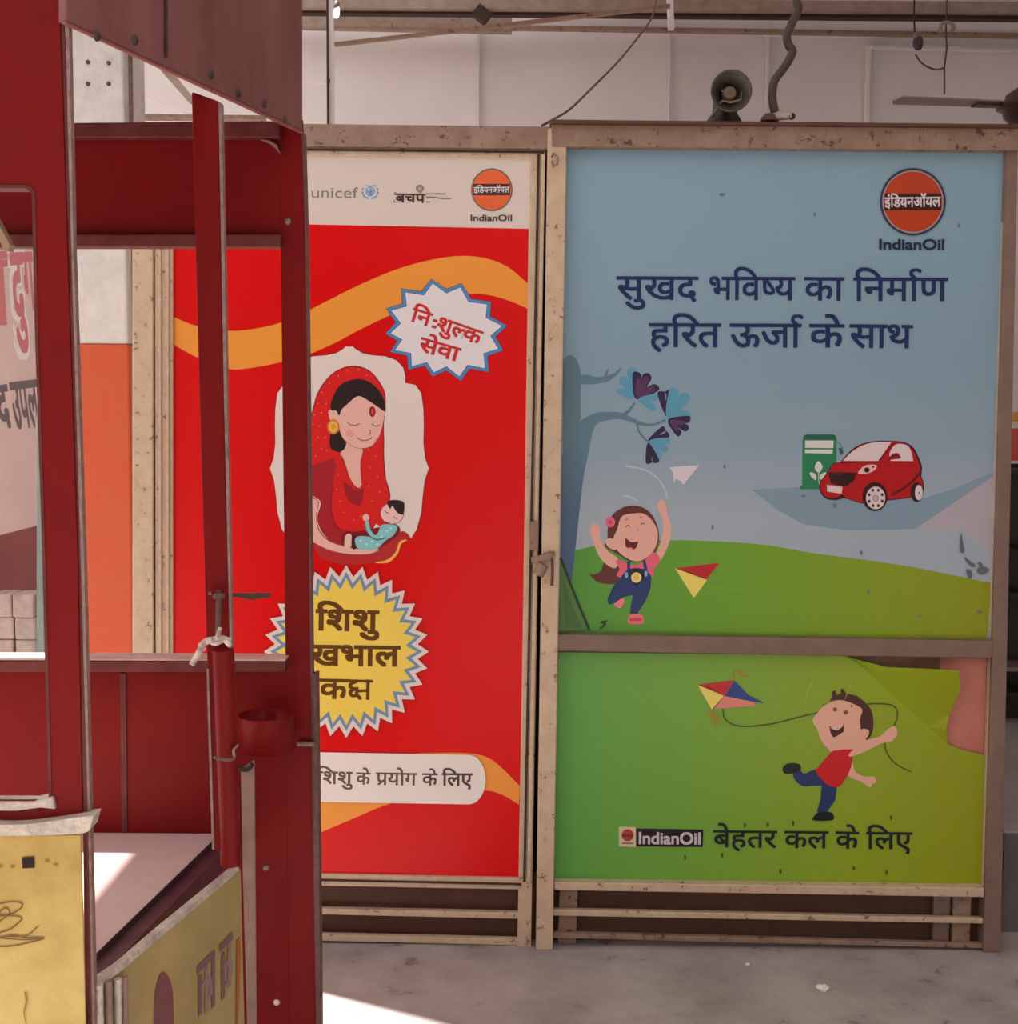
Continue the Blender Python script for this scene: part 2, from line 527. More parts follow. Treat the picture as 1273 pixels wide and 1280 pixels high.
# sign wall running away on the far left
XW = PY(20, 480, 5.15).x
def PW(px, py, lift=0.0):
    d = ray(px, py)
    return EYE + d * ((XW + lift - EYE.x) / d.x)
WALLW = mat('pinkish_whitewash', (0.82, 0.69, 0.69), 0.7, noise=(4, (0.74, 0.61, 0.61), 0.8))
MAROON_W = mat('maroon_wall_paint', (0.29, 0.065, 0.07), 0.6, noise=(5, (0.24, 0.055, 0.06), 0.9))
ye = PW(46, 500).y
zb = PW(20, 664).z
sw = thing('sign_wall', 'pinkish white wall with painted red and dark lettering over a maroon dado', 'wall', (XW - 0.06, 5.0, 0))
MB().box(XW - 0.12, XW, 4.78, ye, zb, 2.6, WALLW).build('upper_wall', sw)
MB().box(XW - 0.12, XW + 0.002, 4.78, ye + 0.002, 0, zb, MAROON_W).build('dado', sw)
LAYER[0] = 20
RIN, DKN = (195, 95, 98), (80, 62, 66)
a = Art(PW)
def vstretch(a, toks, A, B, h, c, wt):
    a.text(toks, A, B, h, c, wt)
vstretch(a, list('दु'), (10, 316), (28, 315), 88, (240, 214, 208), 0.08)
vstretch(a, list('दु'), (12.5, 319), (27, 318), 84, RIN, 0.03)
vstretch(a, ['ग'], (27, 318), (39.5, 317), 68, RIN, 0.03)
vstretch(a, ['ध'], (42, 317), (52, 316), 90, RIN, 0.03)
vstretch(a, ['ा'], (-9, 320), (6, 319), 82, RIN, 0.05)
a.build('wall_lettering', sw); a = Art(PW)
vstretch(a, ['द'], (-7, 484), (8, 482), 48, DKN, 0.03)
vstretch(a, list('उपल') + ['half:ब/0.155'], (12, 480), (51, 475), 56, DKN, 0.025)
a.build('wall_lettering', sw)

pole = MB().prism([PY(46, 470, 4.62), PY(55, 470, 4.62), Vector((PY(53, 900, 4.62).x, 4.62, 0)), Vector((PY(42, 900, 4.62).x, 4.62, 0))], (0, 0.05, 0),
                  mat('teal_painted_timber', (0.17, 0.27, 0.265), 0.6, noise=(12, (0.23, 0.33, 0.32), 0.9))).build('timber_post', None, 0.004)
tag(pole, 'faded teal painted post standing in front of the stacked blocks', 'post')

# stack of paving blocks
BLK = mat('cast_concrete_block', (0.52, 0.43, 0.40), 0.8, noise=(14, (0.36, 0.28, 0.26), 0.9), bump=(40, 0.5))
zt = PY(20, 743, 4.75).z
nr = 9
bh = zt / nr
xs = [PY(p, 780, 4.75).x for p in (-14, 14, 43, 72)]
ordn = ['top', 'second', 'third', 'fourth', 'fifth', 'sixth', 'seventh', 'eighth', 'bottom']
first = None
for r in range(nr):
    for c_ in range(3):
        jx, jy = random.uniform(-.006, .006), random.uniform(-.02, .02)
        if first is None:
            w_ = xs[1] - xs[0] - 0.004
            mb = MB().box(-w_ / 2, w_ / 2, -0.06, 0.06, 0, bh - 0.001, BLK)
            o = first = mb.build('paving_block', None, 0.007)
        else:
            o = first.copy(); COL.objects.link(o)
        o.location = ((xs[c_] + xs[c_ + 1]) / 2, 4.83 + jy, r * bh)
        row = nr - 1 - r
        nm = ['left', 'middle', 'right'][c_]
        if row < 4:
            lb = 'grey concrete block in the %s course of the stack, %s one' % (ordn[row], ['at its left end', 'in the middle', 'behind the teal post'][c_])
        else:
            lb = 'grey concrete block low in the stack, hidden behind the cart'
        tag(o, lb, 'block', 'stacked concrete blocks')

# ------------------------------------------------------------------ the booth
LAYER[0] = 0
Z0 = PY(684, 1203, YK)
booth = thing('kiosk_booth', 'tan steel framed booth clad with printed posters, under the shed', 'kiosk', (Z0.x, YK, 0))
def KP(px, py, lift=0.0):
    return PY(px, py, YK - 0.0005 - lift)
def bar(name, pts, Y, th, mt, parent=booth, bevel=0.003, base=False):
    P = [PY(x, y, Y) for x, y in pts]
    if base:
        for p in P:
            if p.z < 0.12:
                p.z = 0.0
    return MB().prism(P, (0, th, 0), mt).build(name, parent, bevel)
# posts and rails
bar('corner_post', [(165, 183), (191, 183), (192, 1203), (166, 1203)], YK - 0.02, 0.05, FRAME, base=True)
bar('centre_post', [(685, 160), (709, 160), (691, 1203), (670, 1203)], YK - 0.035, 0.055, FRAME, base=True)
bar('right_post', [(1260, 160), (1274, 160), (1251, 1207), (1229, 1207)], YK - 0.025, 0.055, FRAME_POST, base=True)
bar('top_rail', [(160, 152), (690, 158), (690, 186), (160, 180)], YK - 0.03, 0.06, FRAME_DK)
bar('top_rail', [(690, 153), (1276, 158), (1276, 188), (690, 183)], YK - 0.04, 0.06, FRAME_DK)
bar('top_capping', [(688, 149), (1277, 155), (1277, 159), (688, 154)], YK - 0.06, 0.10, KICK)
bar('mid_rail', [(697, 793), (1243, 801), (1240, 823), (696, 814)], YK - 0.03, 0.05, FRAME_POST)
bar('bottom_rail', [(693, 1103), (1231, 1110), (1231, 1122), (693, 1113)], YK - 0.03, 0.05, FRAME)
bar('slat_rail', [(691, 1137), (1230, 1148), (1230, 1155), (691, 1145)], YK - 0.015, 0.02, FRAME)
bar('slat_rail', [(691, 1166), (1229, 1180), (1229, 1186), (691, 1173)], YK - 0.015, 0.02, FRAME_DK)
bar('rear_leg', [(700, 1100), (723, 1100), (720, 1197), (697, 1197)], YK + 0.008, 0.02, FRAME_DK, base=True)
bar('rear_leg', [(1168, 1105), (1190, 1105), (1186, 1202), (1166, 1202)], YK + 0.012, 0.02, FRAME_POST, base=True)
bar('rear_leg', [(1192, 1105), (1216, 1105), (1212, 1203), (1190, 1203)], YK + 0.006, 0.02, FRAME_DK, base=True)
bar('kick_board', [(168, 1085), (1238, 1095), (1236, 1200), (168, 1194)], YK + 0.034, 0.012, KICK, base=True)
bar('right_bead', [(1257, 186), (1263, 186), (1235, 1112), (1229, 1112)], YK - 0.012, 0.02, BEAD, bevel=0.001)
# body of the booth behind the posters
xl, xr = PY(166, 600, YK).x, PY(1262, 600, YK).x
zt_ = PY(684, 160, YK).z
BODY = mat('booth_steel_sheet', (0.42, 0.33, 0.27), 0.6, noise=(5, (0.34, 0.26, 0.2), 0.8))
MB().box(xl, xl + 0.02, YK + 0.05, 4.9, 0.0, zt_ - 0.02, BODY).build('side_wall', booth)
MB().box(xr - 0.03, xr - 0.01, YK + 0.05, 4.9, 0.0, zt_ - 0.02, BODY).build('side_wall', booth)
MB().box(xl, xr - 0.01, 4.9, 4.92, 0.0, zt_ - 0.02, BODY).build('rear_wall', booth)
MB().box(xl, xr - 0.01, YK + 0.05, 4.92, zt_ - 0.06, zt_ - 0.04, BODY).build('shade_roof_sheet', booth)  # unseen sheet, added to keep the booth interior dark

# ---- the door leaf with the red poster
dm = MB()
def dbar(pts, Y, th, mt):
    dm.prism([PY(x, y, Y) for x, y in pts], (0, th, 0), mt)
dbar([(193, 182), (216, 182), (216, 1186), (195, 1186)], YK - 0.012, 0.03, FRAME)
dbar([(664, 190), (682, 190), (664, 1184), (647, 1184)], YK - 0.012, 0.03, FRAME)
dbar([(216, 181), (682, 186), (682, 197), (216, 190)], YK - 0.012, 0.03, FRAME)
dbar([(216, 1089), (652, 1098), (652, 1112), (216, 1104)], YK - 0.012, 0.03, FRAME)
dbar([(216, 1132), (653, 1141), (653, 1149), (216, 1139)], YK - 0.006, 0.02, FRAME)
dbar([(216, 1164), (652, 1174), (652, 1182), (216, 1172)], YK - 0.006, 0.02, FRAME)
dbar([(214, 1100), (219, 1100), (219, 1180), (214, 1180)], YK - 0.006, 0.02, FRAME)
# beads proud of the frame
dbar([(197, 186), (201, 186), (202, 1186), (198, 1186)], YK - 0.02, 0.02, BEAD)
dbar([(208, 186), (211, 186), (211, 1186), (208, 1186)], YK - 0.02, 0.02, BEAD)
dbar([(672, 192), (675, 192), (657, 1103), (654, 1103)], YK - 0.02, 0.02, GAP)
dbar([(677, 192), (682, 192), (664, 1103), (659, 1103)], YK - 0.02, 0.02, BEAD)
dbar([(216, 184), (680, 189), (680, 191), (216, 186)], YK - 0.02, 0.02, GAP)
dbar([(216, 1096), (652, 1105), (652, 1107), (216, 1098)], YK - 0.02, 0.02, GAP)
door = dm.build('door_leaf', booth, 0.002)
MB().prism([PY(214, 186, YK), PY(668, 192, YK), PY(650, 1103, YK), PY(212, 1094, YK)], (0, 0.012, 0),
           mat('poster_white_vinyl', L3((208, 186, 170), GAIN['L']), 0.34, spec=0.4)).build('poster', door)
POSTER_RED = mat('poster_red_vinyl', L3((205, 0, 3), GAIN['L']), 0.33, spec=0.3)
bgart = Art(KP)
bgart.poly([(212, 277), (661, 286), (649, 1099), (212, 1091)], POSTER_RED)
ORG = (226, 138, 50)
bgart.poly([(214, 393.5)] + crom([(219, 397), (246, 407.5), (285, 413.6), (318, 411), (350, 403.5), (383, 389.5), (450, 356), (504, 334), (557, 321.6), (597, 321), (632, 332), (660.5, 355)], 6, False) +
           list(reversed(crom([(214, 429), (246, 446.5), (285, 461), (313, 460), (350, 453), (383, 444), (419, 428.5), (450, 412), (488, 394), (530, 377), (586, 367.5), (612, 369), (637, 376), (660, 386)], 6, False))), ORG)
bgart.poly(crom([(213, 1060), (300, 1008), (400, 970), (500, 945), (546, 941), (594, 942.6), (619, 952.7), (646.5, 979), (650, 983)], 6, False) +
           list(reversed(crom([(213, 1090), (330, 1070), (400, 1041), (440, 1024), (490, 1004), (560, 990), (606, 988), (629, 994), (649, 1006)], 6, False))), ORG)
bgart.build('printed_ground', door)

# ---- header logos
lg = Art(KP)
lg.T = (380, 190, 4.546)
GREY = (122, 116, 110); BLU = (92, 138, 172); DBR = (72, 48, 40)
lg.text('unicef', (38, 195), (304, 198), 64, GREY, -0.008, ref=0.72)
cx, cy = 377, 224
lg.ell(cx, cy, 26, 27, BLU); lg.ell(cx, cy, 21, 22, (200, 190, 182))
for k in (-1, 0, 1):
    lg.stroke([(cx + k * 13, cy - 24), (cx + k * 18, cy), (cx + k * 13, cy + 24)], 3, BLU)
lg.stroke([(cx - 24, cy - 4), (cx, cy - 2), (cx + 24, cy - 4)], 3, BLU)
lg.ell(cx + 4, cy - 10, 7, 7, BLU); lg.blob([(cx - 4, cy - 2), (cx + 12, cy - 2), (cx + 10, cy + 24), (cx - 6, cy + 24)], BLU)
lg.ell(cx - 10, cy + 4, 6, 6, BLU)
for s in (-1, 1):
    lg.stroke([(cx + s * 8, cy + 39), (cx + s * 32, cy + 30), (cx + s * 44, cy + 5), (cx + s * 38, cy - 26)], 9, BLU, taper=True)
    for q_ in range(5):
        an = math.radians(70 - q_ * 30)
        lg.ell(cx + s * 45 * math.cos(an), cy + 42 * math.sin(an), 6, 4, BLU, 10)
    lg.stroke([(cx, cy - 30), (cx + s * 16, cy - 34), (cx + s * 24, cy - 30)], 3, BLU)
lg.build('aid_mark', door)
lg = Art(KP); lg.T = (380, 190, 4.546)
# the small partner mark in the middle
lg.ell(660, 207, 24, 22, (140, 118, 105)); lg.ell(660, 207, 12, 10, (168, 148, 135)); lg.stroke([(662, 225), (664, 236)], 12, (140, 118, 105), False)
lg.text(list('बचप'), (522, 237), (688, 240), 48, (66, 48, 40), 0.03)
lg.stroke([(514, 245), (514, 232), (526, 230)], 4, DBR, False); lg.stroke([(512, 272), (514, 284), (526, 286)], 4, DBR, False)
lg.stroke([(694, 238), (808, 238)], 7, (140, 120, 105), False); lg.stroke([(694, 256), (745, 258), (785, 264), (838, 264)], 7, (125, 105, 92), False)
lg.stroke([(694, 284), (718, 284)], 6, (125, 105, 92), False)
lg.build('partner_mark', door)
def oil_emblem(a, cx, cy, rx, ry, ring, org, band, txt, by0, by1, tA, tB, th, white_ring=None):
    a.ell(cx, cy, rx, ry, ring, 48)
    k = 0.93
    if white_ring:
        a.ell(cx, cy, rx * k, ry * k, white_ring, 48); k = 0.895
    a.ell(cx, cy, rx * k, ry * k, org, 48)
    hw = rx * k * math.sqrt(max(0, 1 - ((by0 - cy) / (ry * k)) ** 2))
    a.poly([(cx - hw, by0), (cx + hw, by0), (cx + hw, by1), (cx - hw, by1)], band)
    a.text(list('इंिडयनऑयल'), tA, tB, th, txt, 0.03)
em = Art(KP); em.T = (380, 190, 4.546)
oil_emblem(em, 1068, 215, 118, 122, (108, 92, 84), (216, 92, 46), (68, 22, 24), (205, 190, 182), 181, 246, (966, 201), (1168, 199), 30)
em.build('emblem', door)
em = Art(KP); em.T = (380, 190, 4.546)
em.text('IndianOil', (944, 355), (1186, 356), 36, (66, 50, 48), 0.026, ref=0.72)
em.build('lettering', door)

# ---- starburst, top right
st = Art(KP)
tips = [(539.5, 349), (577, 354.5), (613.5, 377.5), (634, 407), (629, 438), (611, 465), (576, 476), (541, 470.5), (511, 462), (488, 440), (482, 417), (483, 386), (502, 361)]
cxs, cys = 558, 412
def burst(k_out, k_in, c):
    pts = []
    for i, t in enumerate(tips):
        n_ = tips[(i + 1) % len(tips)]
        m_ = Vector(((t[0] + n_[0]) / 2 - cxs, (t[1] + n_[1]) / 2 - cys)) * k_in
        pts += [(cxs + (t[0] - cxs) * k_out, cys + (t[1] - cys) * k_out), (cxs + m_.x, cys + m_.y)]
    st.poly(pts, c)
burst(1.01, 0.845, (150, 20, 40)); burst(1.0, 0.83, (62, 128, 172)); burst(0.93, 0.765, (96, 60, 90)); burst(0.915, 0.75, (216, 202, 196))
st.T = (370, 180, 3.744)
st.text(list('िन'), (552, 768), (640, 796), 62, (190, 40, 40), 0.03)
st.text([':'], (640, 806), (672, 812), 52, (190, 40, 40), 0.03)
st.text(list('शु') + ['half:ल/0.155', 'क'], (672, 808), (876, 880), 62, (190, 40, 40), 0.03)
st.text(list('सेवा'), (590, 906), (772, 958), 62, (190, 40, 40), 0.03)
st.build('starburst_badge', door)

# ---- mother and baby picture
mo = Art(KP); mo.T = (320, 420, 4.265)
R_ = [(498, 58), (515, 55), (535, 72), (570, 92), (620, 103), (690, 108), (750, 130), (785, 168), (797, 215), (795, 250), (850, 260), (882, 305), (893, 390), (895, 480), (893, 570), (902, 650), (922, 706), (900, 770), (890, 850), (882, 940), (858, 1030), (828, 1078)]
Lh = [(997 - x, y) for x, y in R_]
cart_pts = R_ + [(700, 1075), (498, 1078), (300, 1075)] + list(reversed(Lh))[:-1]
mo.stroke(cart_pts, 9, (150, 14, 18), False, closed=True)
mo.poly(cart_pts, (218, 196, 182))
VEIL = (206, 26, 24); MAR = (160, 28, 36); SKN = (222, 166, 148); HAIR = (38, 24, 24); OUT = (130, 16, 20)
mo.blob([(230, 720), (250, 560), (275, 480), (300, 400), (330, 300), (390, 215), (460, 170), (530, 158), (600, 180), (650, 230), (688, 300), (692, 380), (683, 470), (685, 560), (685, 650), (695, 760), (716, 870), (640, 1000), (600, 1050), (480, 1045), (430, 1020), (405, 960), (398, 880), (412, 700), (400, 660), (300, 740)], OUT)
mo.blob([(236, 716), (256, 560), (280, 480), (305, 402), (335, 304), (393, 220), (462, 176), (530, 165), (597, 186), (646, 234), (682, 302), (686, 380), (678, 470), (679, 560), (679, 650), (689, 760), (708, 868), (636, 996), (596, 1043), (480, 1038), (434, 1014), (411, 958), (404, 880), (418, 700), (403, 652), (300, 732)], VEIL)
for dx, dy in ((330, 360), (352, 300), (392, 250), (440, 212), (490, 186), (545, 178), (590, 208), (312, 420), (350, 410), (305, 470), (340, 480), (375, 360), (330, 540), (300, 580), (350, 600), (370, 540), (320, 640), (345, 680), (300, 690), (380, 610), (600, 606), (640, 640), (610, 700), (650, 750), (600, 800), (660, 830), (620, 880), (470, 940), (520, 980), (450, 880), (560, 960), (440, 740), (430, 820), (580, 1010)):
    mo.ell(dx, dy, 5, 5, (232, 84, 72), 8)
mo.poly([(640, 1000), (690, 880), (714, 868), (732, 960), (745, 1015), (690, 1030)], VEIL)
mo.poly([(235, 700), (300, 690), (420, 650), (420, 720), (300, 800), (235, 810)], MAR)
mo.blob([(420, 680), (300, 745), (240, 790), (235, 850), (290, 850), (345, 885), (328, 960), (340, 1020), (380, 1075), (470, 1115), (482, 1050), (430, 1020), (402, 940), (402, 850), (415, 740)], MAR)
mo.blob([(468, 780), (480, 850), (510, 890), (552, 903), (568, 870), (572, 815), (530, 825), (490, 790)], (150, 26, 34))
mo.blob([(320, 1095), (420, 1140), (560, 1150), (660, 1130), (740, 1070), (785, 1040), (825, 1078), (785, 1100), (762, 1150), (705, 1200), (640, 1208), (480, 1220), (340, 1180)], (172, 38, 38))
mo.blob([(636, 1207), (700, 1193), (745, 1152), (768, 1095), (806, 1088), (775, 1110), (757, 1160), (715, 1203), (675, 1212)], (236, 168, 74))
mo.blob([(470, 1050), (560, 1040), (700, 1010), (750, 1005), (770, 1040), (730, 1085), (660, 1125), (560, 1135), (460, 1115)], (120, 18, 26))
mo.blob([(235, 845), (285, 850), (335, 885), (325, 955), (338, 1030), (388, 1085), (460, 1113), (560, 1133), (640, 1128), (664, 1142), (600, 1166), (500, 1168), (400, 1148), (320, 1112), (255, 1070), (225, 980)], (150, 60, 60))
mo.blob([(237, 849), (285, 855), (331, 887), (321, 955), (333, 1032), (384, 1090), (458, 1119), (560, 1138), (636, 1133), (654, 1142), (600, 1161), (500, 1162), (400, 1143), (322, 1107), (259, 1066), (231, 980)], SKN)
mo.stroke([(280, 846), (312, 858), (340, 888)], 5, (225, 140, 130))
mo.blob([(478, 555), (566, 595), (556, 680), (562, 800), (538, 806), (505, 765), (468, 655), (452, 632)], SKN)
mo.stroke([(456, 636), (475, 690), (502, 762), (538, 810), (566, 800)], 4, (120, 40, 36))
mo.stroke([(462, 632), (482, 690), (508, 757), (540, 798), (566, 790)], 4, (228, 160, 110))
mo.blob([(405, 515), (455, 512), (482, 560), (472, 602), (440, 618), (402, 600), (392, 560)], HAIR)
mo.blob([(392, 395), (428, 392), (448, 430), (440, 470), (402, 455), (388, 420)], SKN)
mo.blob([(442, 430), (470, 372), (545, 318), (605, 342), (650, 370), (685, 396), (684, 430), (672, 490), (652, 545), (618, 585), (570, 598), (520, 588), (474, 556), (450, 510)], SKN)
mo.stroke([(474, 556), (520, 590), (570, 599), (618, 586), (652, 546)], 3, (160, 90, 80))
mo.blob([(402, 395), (402, 350), (438, 275), (490, 240), (560, 230), (620, 255), (668, 308), (691, 370), (688, 402), (650, 378), (600, 345), (545, 320), (490, 362), (458, 392), (444, 424), (428, 398)], HAIR)
mo.ell(413, 484, 33, 40, (196, 120, 40)); mo.ell(413, 484, 24, 30, (230, 168, 70)); mo.ell(413, 484, 13, 17, (214, 140, 60))
mo.ell(621, 403, 17, 28, (130, 18, 24)); mo.ell(622, 403, 8, 17, (214, 60, 70))
mo.stroke([(490, 460), (505, 474), (530, 477), (552, 466)], 4, (70, 40, 36)); mo.stroke([(618, 467), (640, 482), (662, 472)], 4, (70, 40, 36))
mo.stroke([(606, 498), (612, 520), (600, 524)], 4, (120, 60, 54)); mo.stroke([(540, 542), (565, 556), (595, 555), (620, 541)], 4, (120, 40, 40))
mo.ell(503, 520, 22, 20, (222, 146, 134)); mo.stroke([(632, 560), (650, 545)], 4, (214, 120, 100), False)
TEAL = (128, 182, 178)
mo.blob([(472, 1118), (480, 1062), (508, 1058), (514, 1108), (492, 1134)], (214, 180, 150)); mo.blob([(512, 1066), (530, 1066), (532, 1132), (512, 1128)], (60, 24, 26))
mo.blob([(530, 1080), (560, 1066), (620, 1070), (650, 1050), (668, 1010), (700, 1004), (752, 1012), (738, 1058), (690, 1092), (640, 1136), (560, 1138), (535, 1120)], TEAL)
mo.stroke([(592, 990), (604, 1042), (640, 1076), (690, 1066)], 26, (70, 90, 96)); mo.stroke([(592, 988), (604, 1040), (640, 1073), (690, 1062)], 19, TEAL)
mo.ell(587, 968, 18, 20, SKN)
mo.ell(726, 946, 63, 58, (120, 60, 60)); mo.ell(726, 946, 60, 55, (224, 178, 166))
mo.blob([(700, 884), (740, 874), (786, 884), (792, 920), (782, 952), (752, 940), (728, 905), (716, 922)], HAIR)
mo.stroke([(686, 930), (698, 942), (710, 944)], 4, (70, 40, 40)); mo.stroke([(734, 962), (746, 972), (758, 970)], 4, (70, 40, 40)); mo.stroke([(692, 988), (704, 996), (716, 994)], 4, (120, 50, 50))
for dx, dy in ((560, 1090), (590, 1110), (620, 1095), (670, 1070), (700, 1040), (650, 1110), (720, 1025)):
    mo.ell(dx, dy, 8, 6, (176, 208, 200), 8)
mo.build('printed_mother_and_baby', door)

# ---- yellow seal
se = Art(KP); se.T = (320, 690, 3.536)
def star(cx, cy, ro, ri, n, c, ph=0.0, sx=1.0):
    pts = []
    for i in range(2 * n):
        an = math.pi * i / n + ph
        r = ro if i % 2 == 0 else ri
        pts.append((cx + r * sx * math.cos(an), cy + r * math.sin(an)))
    se.poly(pts, c)
star(400, 440, 388, 338, 32, (150, 24, 20), 0, 0.956); star(400, 440, 382, 332, 32, (216, 190, 176), 0, 0.956)
star(400, 440, 352, 302, 32, (104, 132, 152), 0, 0.956); star(400, 440, 326, 276, 32, (232, 190, 76), 0, 0.956)
BRN = (92, 56, 14)
se.text(list('िशशु'), (268, 256), (540, 262), 88, BRN, 0.032)
se.text(list('दे'), (150, 408), (246, 411), 86, BRN, 0.032)
se.text(list('खभाल'), (244, 413), (634, 418), 86, BRN, 0.032)
se.text(['क', 'KSSA'], (283, 562), (512, 567), 84, BRN, 0.024)
se.build('yellow_seal', door)
pl = Art(KP); pl.T = (380, 920, 3.978)
R0 = [(820 + 84 * math.cos(math.radians(t)), 217 + 123 * math.sin(math.radians(t))) for t in range(-90, 91, 10)]
pl.poly([(-520, 70)] + R0 + [(-520, 318)], (222, 204, 190))
pl.text(list('िशशु'), (66, 176), (240, 180), 60, (92, 74, 62), 0.02)
pl.text(list('के'), (262, 182), (330, 184), 58, (92, 74, 62), 0.02)
pl.text(['PRA'] + list('योग'), (360, 182), (560, 186), 60, (92, 74, 62), 0.02)
pl.text(list('के'), (590, 186), (664, 188), 58, (80, 62, 54), 0.02)
pl.text(list('िलए'), (688, 186), (836, 188), 60, (74, 56, 50), 0.024)
pl.build('caption_strip', door)
# latch and hasp of the door
lt = MB()
lt.prism([PY(664, 697, YK - 0.045), PY(694, 690, YK - 0.055), PY(694, 697, YK - 0.055), PY(665, 705, YK - 0.045)], (0, 0.012, 0), FRAME_DK)
lt.lathe(PY(676, 712, YK - 0.05), (0.5, 0, 1), [(-0.016, 0.0), (-0.016, 0.016), (0.016, 0.016), (0.016, 0)], FRAME_DK, 14, False)
lt.tube([PY(690, 694, YK - 0.05), PY(691, 712, YK - 0.052), PY(690, 732, YK - 0.05)], 0.004, BROWN_STEEL)
lt.prism([PY(662, 652, YK - 0.03), PY(674, 652, YK - 0.03), PY(673, 688, YK - 0.03), PY(662, 688, YK - 0.03)], (0, 0.018, 0), FRAME_DK)
part(lt.build('latch', door, 0.001), 'bent steel latch with its hasp')
hk = MB(); hk.tube([PY(690, 196, YK - 0.038), PY(692, 192, YK - 0.05), PY(697, 196, YK - 0.055), PY(697, 205, YK - 0.055), PY(692, 208, YK - 0.05), PY(690, 202, YK - 0.04)], 0.003, STEEL, 8)
hk.build('hinge_ring', booth)

# ---- sky poster (upper right)
LAYER[0] = 0
p0, p1 = KP(980, 186), KP(980, 700)
G = GAIN['R']
SKYM = ramp_mat('printed_sky', p0, p1, [(0.0, L3((126, 158, 172), G)), (0.5, L3((124, 152, 166), G)), (0.72, L3((134, 155, 167), G)), (0.9, L3((154, 166, 174), G))], 0.40)
MB().prism([PY(706, 184, YK), PY(1260, 187, YK), PY(1238, 803, YK), PY(697, 800, YK)], (0, 0.012, 0), SKYM).build('sky_poster', booth)
sky = [o for o in booth.children if o.name.startswith('sky_poster')][0]
hl = Art(KP, side='R')
hl.poly(crom([(940, 612), (1000, 609), (1080, 618), (1150, 624), (1190, 612), (1242, 590), (1242, 600), (1150, 661), (1060, 663), (1004, 655), (972, 637)], 1), (124, 146, 160))
hl.poly([(1146, 660), (1244, 594), (1241, 690), (1205, 664)], (168, 160, 166))
g0, g1 = KP(700, 760), KP(1236, 760)
GREENS = [(0.0, L3((72, 142, 48), G)), (0.4, L3((100, 152, 26), G)), (0.75, L3((126, 150, 8), G)), (1.0, L3((136, 142, 4), G))]
HILL = ramp_mat('printed_grass', g0, g1, GREENS, 0.42)
hl.poly([(698, 797)] + [(701, 692)] + crom([(701, 692), (719, 688), (760, 680), (835, 675.5), (900, 677), (960, 681.5), (1014, 691), (1083, 700), (1152, 711), (1240, 729)], 5, False) + [(1234, 799), (1229, 799)], HILL)
hl.build('printed_landscape', sky)
tr = Art(KP, side='R'); tr.T = (690, 440, 6.7)
TRK = ramp_mat('printed_trunk', KP(705, 450), KP(705, 735), [(0, L3((88, 118, 132), G)), (0.35, L3((86, 120, 132), G)), (0.65, L3((72, 100, 124), G)), (1, L3((62, 86, 122), G))], 0.42)
tr.poly(crom([(95, 70), (130, 32), (175, 32), (212, 75), (238, 150)], 5, False) + [(242, 190), (300, 190), (380, 211), (430, 205), (455, 160), (472, 135), (478, 142), (465, 195), (520, 180), (578, 130), (585, 142), (540, 200), (490, 238), (430, 258), (350, 270), (242, 272), (242, 560), (200, 640), (95, 850)], TRK)
tr.poly([(85, 880), (100, 840)] + crom([(100, 840), (140, 760), (190, 640), (260, 562), (380, 508), (500, 500), (590, 511), (660, 542), (760, 590), (850, 598), (950, 562)], 5, False) + crom([(958, 576), (860, 616), (760, 618), (640, 578), (540, 562), (430, 580), (372, 610), (335, 700), (300, 880), (262, 1072), (205, 1580), (165, 1930)], 5, False) + [(110, 1960), (70, 1900)], TRK)
tr.poly([(590, 516), (640, 482), (690, 420), (702, 428), (655, 500), (625, 532)], (84, 116, 130))
tr.stroke([(715, 600), (732, 670), (797, 746)], 15, (84, 116, 130))
LB, DB = (86, 148, 172), (46, 30, 66)
def leaf(tips_, base, c, w=1.0):
    """a fan of pointed lobes opening from base"""
    pts = [base]
    for i, t in enumerate(tips_):
        t = Vector(t); b = Vector(base)
        d = (t - b); n = Vector((-d.y, d.x)).normalized() * d.length * 0.16 * w
        if i:
            pt = (Vector(tips_[i - 1]) + t) / 2
            pts.append(tuple(b + (pt - b) * 0.62))
        pts += [tuple(t - n - d * 0.12), tuple(t), tuple(t + n - d * 0.12)]
    tr.blob(pts, c)
leaf([(548, 318), (578, 205), (665, 132)], (696, 385), LB)
leaf([(712, 165), (812, 178), (890, 285)], (706, 396), DB); leaf([(730, 220), (800, 205), (860, 300)], (712, 380), (84, 52, 86), 0.8)
leaf([(890, 372), (868, 478)], (722, 396), LB)
leaf([(915, 328), (984, 318)], (966, 542), DB); leaf([(1030, 300), (1140, 350), (1162, 520)], (966, 555), LB)
leaf([(1162, 564), (1146, 646), (1076, 696)], (972, 568), DB); leaf([(1110, 596), (1060, 660)], (990, 574), (84, 52, 86))
leaf([(950, 640), (980, 684)], (803, 746), DB); leaf([(988, 745), (970, 825), (908, 895)], (812, 748), LB)
leaf([(878, 930), (815, 936)], (806, 758), DB)
tr.build('printed_tree', sky)
pp = Art(KP, side='R'); pp.T = (690, 440, 3.46)
pp.poly([(508, 498), (638, 489), (568, 576), (536, 548), (528, 570), (524, 520)], (208, 196, 200))
pp.poly([(536, 548), (545, 555), (568, 576), (560, 560)], (150, 150, 158))
pp.build('printed_paper_plane', sky)
pp = Art(KP, side='R'); pp.T = (690, 440, 3.46)
pp.poly([(533, 935), (724, 912), (670, 984)], (176, 22, 30)); pp.poly([(533, 935), (672, 986), (614, 1064)], (228, 204, 96)); pp.poly([(533, 935), (672, 986), (600, 952)], (110, 20, 16))
pp.stroke([(672, 1018), (760, 1024), (850, 1032)], 5, (110, 160, 40))
pp.build('printed_kite', sky)
gi = Art(KP, side='R'); gi.T = (720, 570, 5.82)
SK2 = (218, 164, 146); HB = (92, 38, 36); PNK = (218, 92, 116); NVY = (24, 48, 96)
